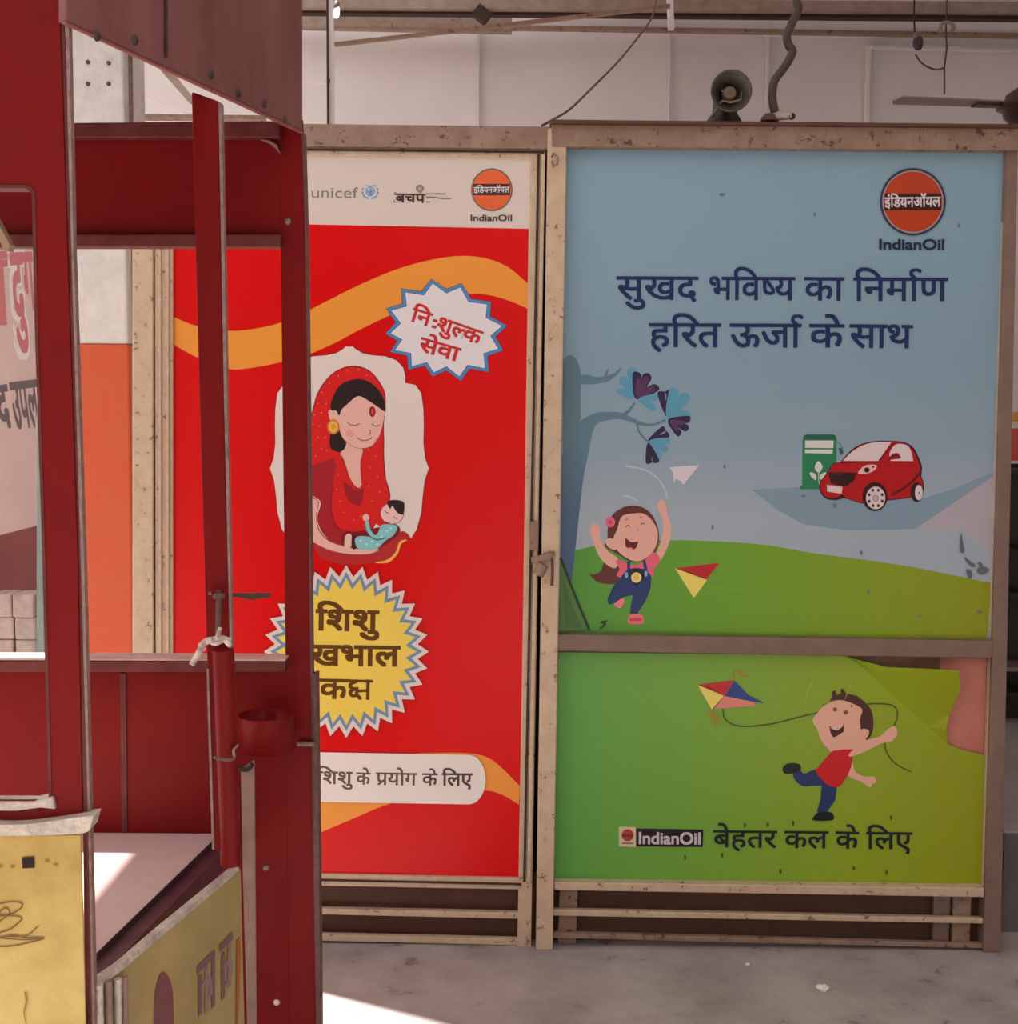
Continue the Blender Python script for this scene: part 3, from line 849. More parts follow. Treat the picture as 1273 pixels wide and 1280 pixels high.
gi.stroke([(360, 70), (450, 88), (540, 118), (610, 180), (650, 250), (664, 310)], 13, (176, 182, 186), taper=False)
gi.stroke([(345, 290), (400, 300), (450, 330)], 9, (184, 190, 194))
gi.blob([(95, 850), (130, 862), (180, 838), (212, 775), (300, 800), (325, 850), (292, 926), (200, 928), (140, 905)], HB)
gi.blob([(108, 520), (140, 488), (172, 515), (176, 560), (182, 605), (230, 690), (304, 745), (290, 815), (225, 790), (165, 720), (125, 620), (104, 560)], SK2)
gi.blob([(592, 345), (625, 318), (655, 350), (668, 430), (692, 500), (688, 590), (660, 680), (612, 760), (585, 720), (625, 600), (635, 480), (602, 400)], SK2)
gi.blob([(228, 610), (234, 520), (265, 432), (335, 378), (415, 360), (500, 382), (565, 445), (602, 545), (600, 640), (560, 720), (480, 765), (390, 765), (300, 712), (225, 668), (212, 640)], HB)
gi.blob([(214, 622), (240, 600), (280, 610), (292, 682), (240, 666)], SK2)
gi.blob([(272, 610), (300, 535), (335, 440), (420, 418), (495, 420), (560, 475), (597, 560), (585, 650), (540, 720), (460, 765), (380, 748), (305, 690)], SK2)
gi.ell(250, 480, 36, 38, PNK); gi.ell(250, 480, 15, 15, (190, 60, 90))
gi.poly(crom([(362, 590), (400, 625), (456, 622)], 5, False) + crom([(440, 668), (400, 686), (360, 655)], 5, False), (92, 18, 16)); gi.ell(394, 676, 22, 10, (226, 130, 130))
gi.stroke([(360, 522), (376, 504), (392, 514)], 6, (90, 50, 44)); gi.stroke([(472, 500), (486, 490), (502, 498)], 6, (90, 50, 44)); gi.stroke([(360, 468), (378, 456)], 5, (120, 76, 66), False); gi.stroke([(460, 440), (478, 446)], 5, (120, 76, 66), False); gi.stroke([(440, 520), (455, 540), (440, 548)], 5, (190, 130, 116))
gi.blob([(290, 765), (330, 758), (400, 790), (480, 778), (565, 700), (612, 755), (565, 830), (545, 880), (310, 880), (318, 820)], PNK)
gi.poly([(380, 820), (500, 820), (548, 870), (545, 960), (505, 1060), (445, 1152), (394, 1146), (402, 1075), (414, 1012), (350, 1024), (312, 1060), (242, 1082), (228, 1045), (268, 955), (322, 885)], NVY)
gi.stroke([(384, 765), (386, 860)], 22, NVY, False); gi.stroke([(496, 762), (520, 872)], 22, NVY, False)
gi.blob([(400, 822), (480, 822), (498, 880), (440, 940), (388, 880)], (18, 16, 44)); gi.ell(440, 884, 38, 38, (232, 204, 128)); gi.ell(440, 884, 22, 22, (222, 186, 96))
gi.ell(368, 866, 11, 22, (120, 168, 200)); gi.ell(510, 856, 11, 22, (120, 168, 200))
gi.blob([(386, 1165), (430, 1150), (480, 1156), (492, 1200), (480, 1220), (386, 1220)], (222, 110, 116)); gi.stroke([(392, 1190), (478, 1190)], 22, (196, 60, 70), False)
gi.blob([(280, 1078), (340, 1034), (352, 1062), (322, 1106)], (222, 120, 126))
gi.build('printed_girl', sky)
pu = Art(KP, side='R'); pu.T = (1000, 530, 7.488)
GRN, PWH = (36, 122, 78), (208, 204, 196)
pu.poly([(0, 610), (0, 575), (24, 575), (28, 140), (45, 106), (70, 98), (310, 98), (338, 110), (347, 145), (340, 610)], GRN)
pu.poly([(28, 140), (45, 106), (70, 98), (310, 98), (338, 110), (347, 145)], (30, 92, 70))
pu.poly([(52, 155), (318, 155), (314, 226), (52, 222)], PWH); pu.poly([(50, 238), (312, 240), (306, 277), (50, 272)], PWH)
pu.blob([(175, 348), (215, 400), (180, 456), (140, 408)], PWH); pu.blob([(98, 452), (150, 470), (152, 526), (106, 490)], PWH); pu.blob([(186, 500), (200, 470), (248, 452), (232, 505), (195, 520)], PWH)
pu.stroke([(180, 440), (178, 520), (186, 570)], 6, PWH)
pu.stroke([(355, 165), (385, 195), (402, 250), (392, 290)], 9, (70, 130, 124)); pu.poly([(362, 225), (398, 225), (412, 275), (380, 285)], (40, 90, 90))
pu.build('printed_fuel_pump', sky)
ca = Art(KP, side='R'); ca.T = (1000, 530, 7.488)
CRD, CDK, CPL = (172, 4, 14), (48, 8, 14), (212, 192, 190)
ca.blob([(385, 350), (470, 258), (560, 196), (680, 165), (800, 158), (890, 160), (985, 172), (1062, 218), (1112, 305), (1145, 400), (1140, 490), (1162, 560), (1150, 650), (1040, 690), (830, 716), (640, 742), (560, 738), (430, 698), (340, 712), (250, 700), (195, 640), (186, 560), (245, 470), (315, 372)], CDK)
ca.blob([(395, 348), (474, 268), (565, 204), (680, 173), (800, 164), (880, 165), (975, 182), (1046, 228), (1095, 310), (1128, 400), (1128, 490), (1154, 560), (1140, 640), (1040, 682), (830, 708), (640, 732), (565, 730), (440, 690), (400, 660), (340, 690), (255, 685), (205, 630), (194, 562), (252, 474), (322, 378)], CRD)
ca.poly(crom([(408, 345), (480, 268), (590, 200), (690, 173)], 4, False) + [(862, 166), (735, 346)], CPL)
ca.poly([(735, 350), (862, 166), (905, 170), (790, 345)], CRD); ca.stroke([(745, 346), (880, 180)], 10, CDK, False)
ca.poly(crom([(852, 345), (842, 275), (882, 205), (930, 186), (1000, 196), (1040, 245), (1065, 347)], 4, False), CPL)
ca.blob([(826, 335), (868, 282), (918, 274), (946, 318), (870, 332)], (130, 4, 14))
ca.stroke([(380, 362), (560, 356), (735, 354)], 9, CDK); ca.stroke([(735, 354), (1080, 352)], 4, (120, 4, 12), False)
ca.poly([(268, 458), (300, 448), (535, 455), (512, 530), (430, 588), (292, 556)], (44, 12, 14)); ca.poly([(300, 448), (400, 452), (390, 480), (290, 476)], (72, 30, 32))
ca.poly([(255, 568), (402, 590), (392, 652), (258, 632)], CPL)
ca.blob([(548, 462), (590, 402), (650, 380), (722, 386), (704, 430), (642, 460)], (222, 170, 166)); ca.ell(630, 430, 26, 24, CDK); ca.ell(688, 402, 10, 9, CDK)
ca.stroke([(860, 664), (940, 622), (1030, 560), (1138, 446)], 24, (92, 6, 16))
ca.ell(705, 680, 118, 136, CDK, 40); ca.ell(712, 692, 90, 106, CPL, 40)
for k in range(8):
    an = math.radians(22 + 45 * k); ca.ell(712 + 66 * math.cos(an), 692 + 78 * math.sin(an), 13, 15, (70, 34, 40), 12)
ca.ell(712, 696, 27, 30, (140, 120, 122)); ca.ell(712, 696, 17, 19, CPL); ca.ell(712, 696, 8, 9, (120, 96, 98))
ca.ell(1098, 638, 60, 92, CDK, 36); ca.ell(1116, 642, 36, 72, CPL, 32); ca.ell(1120, 645, 8, 12, (110, 90, 92), 12)
ca.build('printed_car', sky)
tx = Art(KP, side='R'); tx.T = (690, 180, 2.1835)
INK = (20, 38, 84)
for toks, A_, B_, h_ in ((list('सुखद'), (178, 362), (398, 363), 62), (list('भिव') + ['half:ष/0.175', 'य'], (427, 363), (663, 364), 62), (list('का'), (690, 364), (797, 365), 62),
                         (list('िनमा') + ['REPH', 'ण'], (825, 365), (1080, 366), 62), (list('हिरत'), (266, 490), (460, 491), 63), (list('ऊजा') + ['REPH'], (487, 491), (680, 492), 63),
                         (list('के'), (704, 492), (797, 493), 62), (list('साथ'), (814, 493), (984, 495), 62)):
    tx.text(toks, A_, B_, h_, INK, 0.014)
    if toks[-1] == 'ण':
        tx.build('lettering', sky)
        tx = Art(KP, side='R'); tx.T = (690, 180, 2.1835)
tx.build('lettering', sky)
e2 = Art(KP, side='R'); e2.T = (1060, 190, 7.956)
oil_emblem(e2, 650, 495, 328, 336, (54, 54, 68), (176, 58, 22), (58, 12, 14), (206, 196, 194), 412, 580, (368, 455), (922, 448), 92, (150, 146, 152))
e2.build('emblem', sky)
e2 = Art(KP, side='R'); e2.T = (1060, 190, 7.956)
e2.text('IndianOil', (305, 862), (970, 866), 104, (22, 42, 62), 0.034, ref=0.72)
e2.build('lettering', sky)
# scuffs, torn bits and the loose lower corner of the sky poster
sc = Art(KP, side='R')
DIRT = (98, 112, 120)
for x_, y_, a_, b_ in ((903, 243, 4, 1.5), (1019, 268, 1.5, 3), (906, 583, 1.5, 3), (891, 659, 1.5, 3), (1077, 691, 2, 3), (1044, 632, 2, 3), (1005, 620, 2.5, 1.5), (1199, 282, 1.5, 3), (1225, 765, 3, 2), (1150, 770, 2, 1.5), (1086, 740, 2, 2.5)):
    sc.ell(x_, y_, a_, b_, DIRT, 10)
    sc.build('scuff_mark', sky); sc = Art(KP, side='R')
for bl_ in ([(1202, 666), (1204, 676), (1206, 690), (1201, 690), (1200, 684)], [(1206, 696), (1212, 700), (1220, 707), (1216, 709), (1209, 703)], [(1222, 712), (1227, 708), (1237, 712), (1230, 718), (1223, 716)], [(1225, 702), (1229, 706), (1227, 709), (1223, 705)]):
    sc.blob(bl_, (92, 100, 102)); sc.build('scuff_mark', sky); sc = Art(KP, side='R')
sc.blob([(1208, 712), (1215, 714), (1216, 722), (1211, 722)], (90, 98, 100))
sc.build('scuff_mark', sky); sc = Art(KP, side='R')
sc.poly([(701, 697), (718, 742), (737, 788), (699, 790)], (74, 118, 52)); sc.stroke([(701, 697), (718, 742), (737, 788)], 3.2, (22, 50, 14)); sc.poly([(704, 722), (716, 758), (728, 786), (706, 784)], (60, 104, 46))
sc.build('loose_corner', sky); sc = Art(KP, side='R')
sc.stroke([(750, 786), (757, 780), (752, 778), (759, 776)], 2, (30, 50, 24))
sc.build('scuff_mark', sky)

# ---- green poster (lower right) with its torn corner
LAYER[0] = 0
BRD = mat('bare_pinkish_board', L3((196, 124, 108), G), 0.7, noise=(9, L3((176, 104, 88), G), 0.8))
MB().prism([PY(696, 812, YK + 0.012), PY(1242, 818, YK + 0.012), PY(1230, 1113, YK + 0.012), PY(692, 1106, YK + 0.012)], (0, 0.012, 0), BRD).build('backing_board', booth)
STRIP = mat('brown_paper_edge', (0.19, 0.095, 0.06), 0.7, noise=(14, (0.26, 0.15, 0.10), 0.9))
MB().prism([PY(1058, 816, YK + 0.008), PY(1176, 820, YK + 0.008), PY(1176, 836, YK + 0.008), PY(1108, 838, YK + 0.008), PY(1060, 824, YK + 0.008)], (0, 0.003, 0), STRIP).build('paper_scrap', booth)
GRS2 = ramp_mat('printed_lawn', KP(700, 960), KP(1232, 960), [(0.0, L3((86, 154, 64), G)), (0.35, L3((112, 160, 48), G)), (0.7, L3((138, 160, 20), G)), (1.0, L3((142, 148, 4), G))], 0.40)
lp = MB(); lp.flat = True
main = [(696, 815), (1058, 819), (1066, 823), (1104, 846), (1140, 870), (1187, 894), (1183, 912), (1185, 930), (1205, 938), (1232, 944), (1229, 1112), (693, 1105)]
ridge = {(1104, 846): 0.010, (1140, 870): 0.014, (1187, 894): 0.016, (1183, 912): 0.012}
P3 = [PY(x, y, YK + 0.002 - ridge.get((x, y), 0.0)) for x, y in main]
# inner ring where the sheet starts to lift
inner = [(1066, 832), (1106, 860), (1160, 908)]
P3i = [PY(x, y, YK + 0.002) for x, y in inner]
idx_main = [0, 1, 12, 13, 14, 7, 8, 9, 10, 11]
allp = P3 + P3i
poly = [Vector((allp[i].x, allp[i].z, 0)) for i in idx_main]
fs_ = [tuple(idx_main[j] for j in t) for t in tessellate_polygon([poly])]
fs_ += [(1, 2, 12), (2, 3, 13, 12), (3, 4, 13), (4, 14, 13), (4, 5, 14), (5, 6, 14), (6, 7, 14)]
lp.add(allp, fs_, GRS2)
fl = [(1066, 823, 0.0), (1110, 834, 0.022), (1160, 836, 0.05), (1199, 838, 0.07), (1201, 862, 0.05), (1187, 894, 0.016), (1140, 870, 0.014), (1104, 846, 0.010)]
Pf = [PY(x, y, YK + 0.002 - d_) for x, y, d_ in fl]
lp.add(Pf, [(0, 1, 7), (1, 2, 6, 7), (2, 3, 4, 5), (2, 5, 6)], GRS2)
lp.add([PY(1050, 817, YK + 0.001), PY(1066, 823, YK + 0.001), PY(1104, 846, YK - 0.0095)], [(0, 1, 2)], GRS2)
lawn = lp.build('lawn_poster', booth)
so = lawn.modifiers.new('thickness', 'SOLIDIFY'); so.thickness = 0.0012; so.offset = 0
bo = Art(KP, side='R'); bo.T = (860, 830, 4.546)
SKB = (222, 168, 142); STR = (66, 86, 22)
bo.stroke([(200, 255), (210, 310), (260, 345), (340, 355), (480, 340), (620, 305), (745, 276)], 8, STR); bo.stroke([(1020, 228), (1100, 226), (1165, 236), (1192, 272), (1186, 320), (1172, 350)], 8, STR); bo.stroke([(1122, 450), (1130, 500), (1170, 555), (1230, 595), (1273, 612)], 7, STR)
bo.stroke([(715, 90), (678, 160), (670, 210), (695, 275)], 10, (150, 172, 50), taper=True)
bo.blob([(935, 555), (955, 612), (1010, 640), (1058, 638), (1072, 670), (1050, 682), (1036, 702), (985, 668), (912, 632)], SKB)
bo.blob([(600, 600), (628, 588), (662, 622), (735, 602), (780, 680), (720, 692), (650, 692), (606, 652)], NVY)
bo.poly([(762, 668), (848, 696), (838, 775), (792, 842), (734, 842), (756, 770)], NVY)
bo.blob([(538, 595), (568, 566), (632, 568), (642, 600), (592, 622), (552, 622)], (14, 20, 26)); bo.blob([(713, 872), (748, 842), (815, 843), (832, 876), (808, 890), (720, 890)], (10, 16, 22))
bo.blob([(740, 590), (800, 520), (850, 470), (930, 460), (938, 510), (930, 580), (898, 652), (856, 698), (790, 682), (728, 612)], (196, 8, 20))
bo.blob([(918, 510), (1000, 440), (1090, 412), (1135, 372), (1178, 354), (1192, 398), (1155, 440), (1100, 452), (1020, 492), (935, 525)], SKB)
bo.blob([(815, 470), (930, 440), (922, 470), (850, 480), (812, 500)], SKB)
bo.blob([(712, 312), (740, 275), (770, 240), (830, 212), (900, 205), (970, 225), (1015, 275), (1030, 345), (1020, 425), (960, 478), (880, 485), (812, 490), (762, 440), (735, 370), (716, 340)], SKB)
bo.poly(crom([(742, 268), (770, 236), (815, 208), (880, 206), (940, 226), (992, 258), (980, 310), (984, 372)], 4, False) + crom([(1024, 374), (1030, 395), (1010, 432), (1042, 408), (1056, 345), (1046, 268), (1008, 218), (960, 180)], 4, False) + [(900, 168), (888, 142), (868, 142), (872, 165), (848, 176), (838, 148), (818, 160), (820, 190), (806, 210), (770, 232)], (70, 30, 24))
bo.blob([(984, 374), (1024, 372), (1030, 398), (1002, 436), (985, 420)], SKB)
bo.ell(838, 258, 12, 12, (120, 70, 54)); bo.ell(900, 275, 12, 12, (120, 70, 54)); bo.ell(932, 238, 5, 8, (100, 60, 50), 10)
bo.poly(crom([(805, 352), (850, 366), (892, 340)], 5, False) + crom([(886, 385), (832, 416), (812, 390)], 5, False), (70, 14, 14)); bo.poly([(812, 358), (850, 368), (886, 346), (880, 356), (850, 378), (818, 368)], (214, 190, 176))
bo.stroke([(930, 100), (915, 150), (890, 205)], 9, (176, 160, 80), taper=True)
bo.build('printed_boy', lawn)
ki = Art(KP, side='R'); ki.T = (860, 830, 4.546)
c0 = (208, 182)
ki.poly([(55, 118), (262, 93), c0], (186, 28, 36)); ki.poly([(262, 93), (300, 130), (345, 178), (440, 222), (375, 214), c0], (28, 62, 124)); ki.poly([(55, 118), c0, (137, 260)], (226, 206, 96)); ki.poly([c0, (375, 216), (385, 238), (150, 256)], (214, 130, 108))
ki.poly([(55, 118), (130, 132), c0, (150, 150)], (120, 20, 20)); ki.stroke([(262, 93), c0, (137, 260)], 5, (150, 70, 110), False)
ki.stroke([(260, 82), (262, 48), (290, 40), (310, 66), (338, 70)], 9, (176, 118, 28)); ki.stroke([(122, 262), (125, 296), (150, 300), (140, 334), (172, 340), (165, 300), (140, 268)], 9, (176, 126, 36))
ki.build('printed_kite', lawn)
wl = Art(KP, side='R'); wl.T = (760, 1000, 3.1825)
DK = (16, 30, 34)
wl.poly([(44, 106), (112, 107), (112, 187), (44, 185)], (204, 186, 152)); wl.ell(79, 140, 24, 24, (160, 60, 50)); wl.poly([(56, 136), (102, 136), (102, 146), (56, 146)], (110, 40, 40)); wl.stroke([(56, 172), (102, 173)], 5, (110, 84, 72), False)
wl.poly([(112, 114), (379, 118), (378, 187), (112, 184)], (22, 18, 22))
wl.text('IndianOil', (120, 126), (372, 128), 48, (196, 184, 190), 0.034, ref=0.72)
wl.build('emblem', lawn)
wl = Art(KP, side='R'); wl.T = (760, 1000, 3.1825)
for toks, A_, B_ in ((list('बेहतर'), (420, 121), (672, 124)), (list('कल'), (704, 124), (876, 126)), (list('के'), (908, 126), (998, 128)), (list('िलए'), (1030, 128), (1210, 130))):
    wl.text(toks, A_, B_, 66, DK, 0.015)
wl.build('lettering', lawn)
for x_, y_ in ((545, 100), (637, 98), (738, 92), (308, 228), (455, 220), (688, 285), (980, 272), (1110, 288), (1128, 70)):
    wl = Art(KP, side='R'); wl.T = (760, 1000, 3.1825)
    wl.ell(x_, y_, 5, 10, (70, 84, 22), 10)
    wl.build('scuff_mark', lawn)

# ------------------------------------------------------------------ things on and above the booth
YB = YK + 0.0
HORN = mat('brown_horn_enamel', (0.065, 0.036, 0.028), 0.5, noise=(30, (0.10, 0.11, 0.09), 0.9))
hc = PY(914, 114, YB - 0.05)
ztop = PY(914, 151, YB).z
hr = (PY(940, 114, YB - 0.05) - PY(914, 114, YB - 0.05)).length
sp = thing('horn_loudspeaker', 'round brown horn loudspeaker standing on the booth top rail', 'loudspeaker', (hc.x, YB, ztop))
MB().lathe(hc, (0, 1, 0.05), [(0, hr * 0.96), (-0.006, hr), (-0.004, hr * 0.9), (0.03, hr * 0.62), (0.05, hr * 0.4), (0.06, hr * 0.36), (0.1, hr * 0.42), (0.1, hr * 0.5), (0.05, hr * 0.55), (0.02, hr * 0.85), (0, hr * 0.96)], HORN).build('bell', sp)
part(MB().lathe(hc + Vector((0, 0.04, 0)), (0, -1, 0), [(0, hr * 0.34), (0.02, hr * 0.33), (0.028, hr * 0.24), (0.02, hr * 0.12), (0.03, 0)], mat('dull_brass', (0.2, 0.14, 0.1), 0.5), 20).build('phase_plug', sp), 'paler round plug in the centre')
MB().lathe((hc.x, YB + 0.05, ztop), (0.0, -0.02, 0.1), [(0, 0), (0, hr * 0.85), (0.012, hr * 0.85), (0.03, hr * 0.62), (0.085, hr * 0.6), (0.085, 0)], BLACK, 20).build('driver_body', sp)
MB().tube([(hc.x - hr * 0.75, YB, ztop + 0.01), (hc.x - hr * 0.4, YB - 0.045, ztop + 0.042), (hc.x, YB - 0.052, ztop + 0.036), (hc.x + hr * 0.5, YB - 0.045, ztop + 0.045), (hc.x + hr * 0.7, YB, ztop + 0.09)], 0.003, STEEL, 8).build('bracket', sp)

HOSE = mat('dark_hose_rubber', (0.045, 0.028, 0.022), 0.45, noise=(40, (0.09, 0.06, 0.048), 0.8))
hp = crom([(1000, -30), (996, 0), (998, 12), (990, 30), (984, 44), (986, 56), (991, 64), (986, 76), (978, 88), (969, 100), (966, 112), (966, 126), (969, 140)], 5, False)
tag(MB().tube([PY(p.x, p.y, YB + 0.01) for p in hp] , 0.0115, HOSE, 10).build('flexible_hose'), 'dark wavy hose hanging from the roof down to the booth top rail', 'hose')
pb = PY(968, 145, YB)
ps = thing('pipe_stub', 'short pale pipe end lying on the booth top rail by the hose', 'pipe', (pb.x, YB, PY(968, 152, YB).z))
MB().tube([PY(972, 147, YB - 0.01), PY(991, 145, YB - 0.05)], 0.008, mat('pale_pipe', (0.55, 0.45, 0.40), 0.5), 14).build('pipe', ps)
MB().lathe(PY(991, 145, YB - 0.052), (0.15, -1, 0), [(0, 0.0), (0, 0.0085), (-0.006, 0.0085)], BLACK, 14).build('open_mouth', ps)
MB().lathe((PY(962, 148, YB).x, YB, PY(962, 152, YB).z), (0, 0, 1), [(0, 0.026), (0.008, 0.024), (0.02, 0.012), (0.022, 0)], BROWN_STEEL, 16).build('clamp', ps)
cb = crom([(678, 157), (692, 149), (712, 137), (738, 112), (770, 80), (795, 50), (815, 22), (822, -10)], 5, False)
tag(MB().tube([PY(p.x, p.y, YB + 0.05 + 1.6 * max(0, (157 - p.y)) / 157) for p in cb], 0.0035, BROWN_STEEL, 8).build('slack_cable'), 'thin dark cable rising from the middle of the booth top to the roof', 'cable')

# glowing bulb and hanging bits by the back wall
bl = thing('wall_lamp', 'small bright bulb on the upright pipe at the top left', 'lamp', tuple(PY(420, 17, 5.5)))
bm_ = mat('lit_bulb', (0.9, 0.88, 0.82), 0.3)
bm_.node_tree.nodes['Principled BSDF'].inputs['Emission Color'].default_value = (1, 0.95, 0.85, 1)
bm_.node_tree.nodes['Principled BSDF'].inputs['Emission Strength'].default_value = 1.2
MB().lathe(PY(420, 22, 5.5), (0.15, 0, 1), [(-0.004, 0), (0, 0.01), (0.014, 0.014), (0.034, 0.012), (0.044, 0.008), (0.046, 0)], bm_, 14).build('bulb', bl)
MB().lathe(PY(421, 8, 5.5), (0.15, 0, 1), [(-0.01, 0), (-0.01, 0.011), (0.02, 0.01), (0.022, 0)], STEEL, 12).build('socket', bl)
hb = thing('hanging_bulb_holder', 'dark bulb holder with a bulb hanging below the roof steel at right', 'lamp', tuple(PY(1148, 30, 5.6)))
MB().tube([(PY(1144, -20, 5.6).x, 5.6, 3.75), PY(1144, -20, 5.6), PY(1143, 20, 5.6), PY(1144, 40, 5.6)], 0.004, BLACK, 8).build('cord', hb)
MB().lathe(PY(1146, 44, 5.6), (0.1, 0, -1), [(-0.012, 0), (-0.012, 0.012), (0.012, 0.013), (0.014, 0)], STEEL, 12).build('socket', hb)
MB().lathe(PY(1148, 46, 5.6), (0.05, 0, -1), [(0, 0.012), (0.012, 0.021), (0.035, 0.022), (0.052, 0.014), (0.058, 0)], mat('smoky_glass_bulb', (0.05, 0.035, 0.05), 0.25), 16).build('bulb', hb)
hw = thing('wire_hook', 'bent roof hook with a rod and a loop of wire', 'hook', tuple(PY(1183, 36, 5.7)))
MB().tube([PY(p.x, p.y, 5.7) for p in crom([(1175, 40), (1178, 30), (1186, 28), (1193, 33), (1190, 38)], 4, False)], 0.008, BEAM, 8).build('hook', hw)
MB().tube([(PY(1183, 36, 5.7).x, 5.7, 3.75), PY(1183, 36, 5.7), PY(1184, 60, 5.7), PY(1181, 84, 5.7), PY(1181, 118, 5.7)], 0.004, BROWN_STEEL, 8).build('rod', hw)
MB().tube([PY(p.x, p.y, 5.7) for p in crom([(1145, 68), (1152, 78), (1163, 85), (1174, 87), (1181, 84)], 5, False)], 0.004, BROWN_STEEL, 8).build('wire', hw)

# ceiling fan at the right edge
FANM = mat('dark_brown_fan_enamel', (0.07, 0.03, 0.026), 0.4)
fx = PY(1284, 130, 4.5)
fan = thing('ceiling_fan', 'dark brown ceiling fan behind the booth at the right edge', 'fan', (fx.x, 4.5, 3.75))
fz = fx.z
MB().tube([(fx.x, 4.5, 3.75), (fx.x, 4.5, fz + 0.06)], 0.012, FANM, 10).build('downrod', fan)
MB().lathe((fx.x, 4.5, 3.66), (0, 0, 1), [(0, 0.012), (0, 0.03), (0.07, 0.05), (0.09, 0.05), (0.09, 0)], FANM, 18).build('canopy', fan)
MB().lathe((fx.x, 4.5, fz), (0, 0, 1), [(-0.075, 0), (-0.07, 0.05), (-0.045, 0.075), (-0.02, 0.08), (-0.015, 0.1), (0.0, 0.1), (0.004, 0.075), (0.03, 0.07), (0.055, 0.035), (0.06, 0)], FANM, 26).build('motor', fan)
BLADE = mat('grey_fan_blade', (0.42, 0.34, 0.32), 0.5)
for k in range(3):
    an = math.radians(186 + 120 * k)
    d = Vector((math.cos(an), math.sin(an), 0)); n = Vector((-d.y, d.x, 0))
    b = MB()
    c_ = Vector((fx.x, 4.5, fz - 0.008))
    P = [c_ + d * 0.10 - n * 0.03, c_ + d * 0.46 - n * 0.04, c_ + d * 0.48 , c_ + d * 0.46 + n * 0.04 + Vector((0, 0, 0.008)), c_ + d * 0.10 + n * 0.03 + Vector((0, 0, 0.008))]
    b.prism(P, (0, 0, 0.004), BLADE)
    b.build('blade', fan)
    MB().prism([c_ + d * 0.07 - n * 0.014, c_ + d * 0.19 - n * 0.02, c_ + d * 0.19 + n * 0.02, c_ + d * 0.07 + n * 0.014], (0, 0, -0.006), FANM).build('blade_iron', fan)

# ------------------------------------------------------------------ beyond the right edge
GREYW = mat('grey_platform_concrete', (0.46, 0.43, 0.43), 0.7, noise=(5, (0.38, 0.35, 0.35), 0.9), spots=(8, 0.7, (0.28, 0.25, 0.25)))
DKGREY = mat('dark_grey_plinth', (0.17, 0.145, 0.14), 0.7, noise=(6, (0.13, 0.11, 0.105), 0.9))
YG = 4.82
xg = PY(1254, 1100, 3.62).x
zp = PY(1262, 1040, 3.62).z
bw = thing('concrete_platform', 'raised grey concrete platform with a dark face beyond the booth right end', 'platform', (2.4, 4.0, 0))
MB().box(xg, 4.5, 3.62, 5.2, 0, zp - 0.005, DKGREY).build('plinth', bw)
MB().box(xg, 4.5, 3.625, 5.2, zp - 0.005, zp, GREYW).build('slab', bw)
rk = thing('standin_rack', 'made-up dark rack standing for dark things glimpsed on the raised platform beyond the booth right end', 'rack', (2.2, YG + 0.1, zp))  # made-up rack in place of the dark things glimpsed there
z1 = PY(1262, 582, YG).z
xk = PY(1246, 700, YG).x
for xx in (xk, xk + 0.75):
    MB().box(xx, xx + 0.03, YG + 0.02, YG + 0.05, zp, z1, BLACK).build('upright', rk)
for py_ in (870, 838, 745, 690, 590):
    zz = PY(1262, py_, YG).z
    MB().box(xk, xk + 0.78, YG + 0.02, YG + 0.17, zz - 0.008, zz + 0.008, STEEL if py_ == 838 else BLACK).build('shelf', rk)
MB().box(xk - 0.02, xk + 0.78, YG + 0.17, YG + 0.19, zp + 0.001, z1, BLACK).build('back_sheet', rk)
sg = thing('shop_sign', 'red board with a white and orange strip beyond the right post', 'sign', (2.4, YG + 0.2, z1))
za, zb2, zc2, zd2 = (PY(1266, y, YG).z for y in (580, 536, 528, 515))
MB().box(xk - 0.02, xk + 0.9, YG + 0.14, YG + 0.17, z1 + 0.013, zb2, mat('sign_red', (0.75, 0.09, 0.09), 0.5)).build('red_board', sg)
MB().box(xk - 0.02, xk + 0.9, YG + 0.14, YG + 0.17, zb2, zc2, mat('sign_white', (0.8, 0.74, 0.7), 0.5)).build('white_strip', sg)
MB().box(xk - 0.02, xk + 0.9, YG + 0.14, YG + 0.17, zc2, zd2, mat('sign_orange', (0.75, 0.36, 0.08), 0.5)).build('orange_strip', sg)

# litter on the floor
def crumple(px, py, r, label):
    c_ = PZ(px, py, 0)
    rnd = random.Random(px)
    b = MB()
    n_ = 9
    ring = lambda k, z_: [c_ + Vector((math.cos(2 * math.pi * i_ / n_) * r * k * rnd.uniform(0.6, 1.3), math.sin(2 * math.pi * i_ / n_) * r * k * rnd.uniform(0.5, 1.1), z_ * rnd.uniform(0.7, 1.2))) for i_ in range(n_)]
    V_ = ring(0.8, 0.0) + ring(1.0, r * 0.35) + ring(0.5, r * 0.75)
    F_ = [tuple(range(n_)), tuple(range(2 * n_, 3 * n_))]
    for q_ in range(2):
        F_ += [(q_ * n_ + i_, q_ * n_ + (i_ + 1) % n_, (q_ + 1) * n_ + (i_ + 1) % n_, (q_ + 1) * n_ + i_) for i_ in range(n_)]
    b.add(V_, F_, mat('scrap_paper', (0.85, 0.8, 0.76), 0.6))
    tag(b.build('paper_scrap'), label, 'litter')
crumple(1029, 1237, 0.017, 'small white crumpled paper scrap on the open floor in front of the booth')
crumple(935, 1206, 0.007, 'tiny pale scrap lying right under the slatted base')

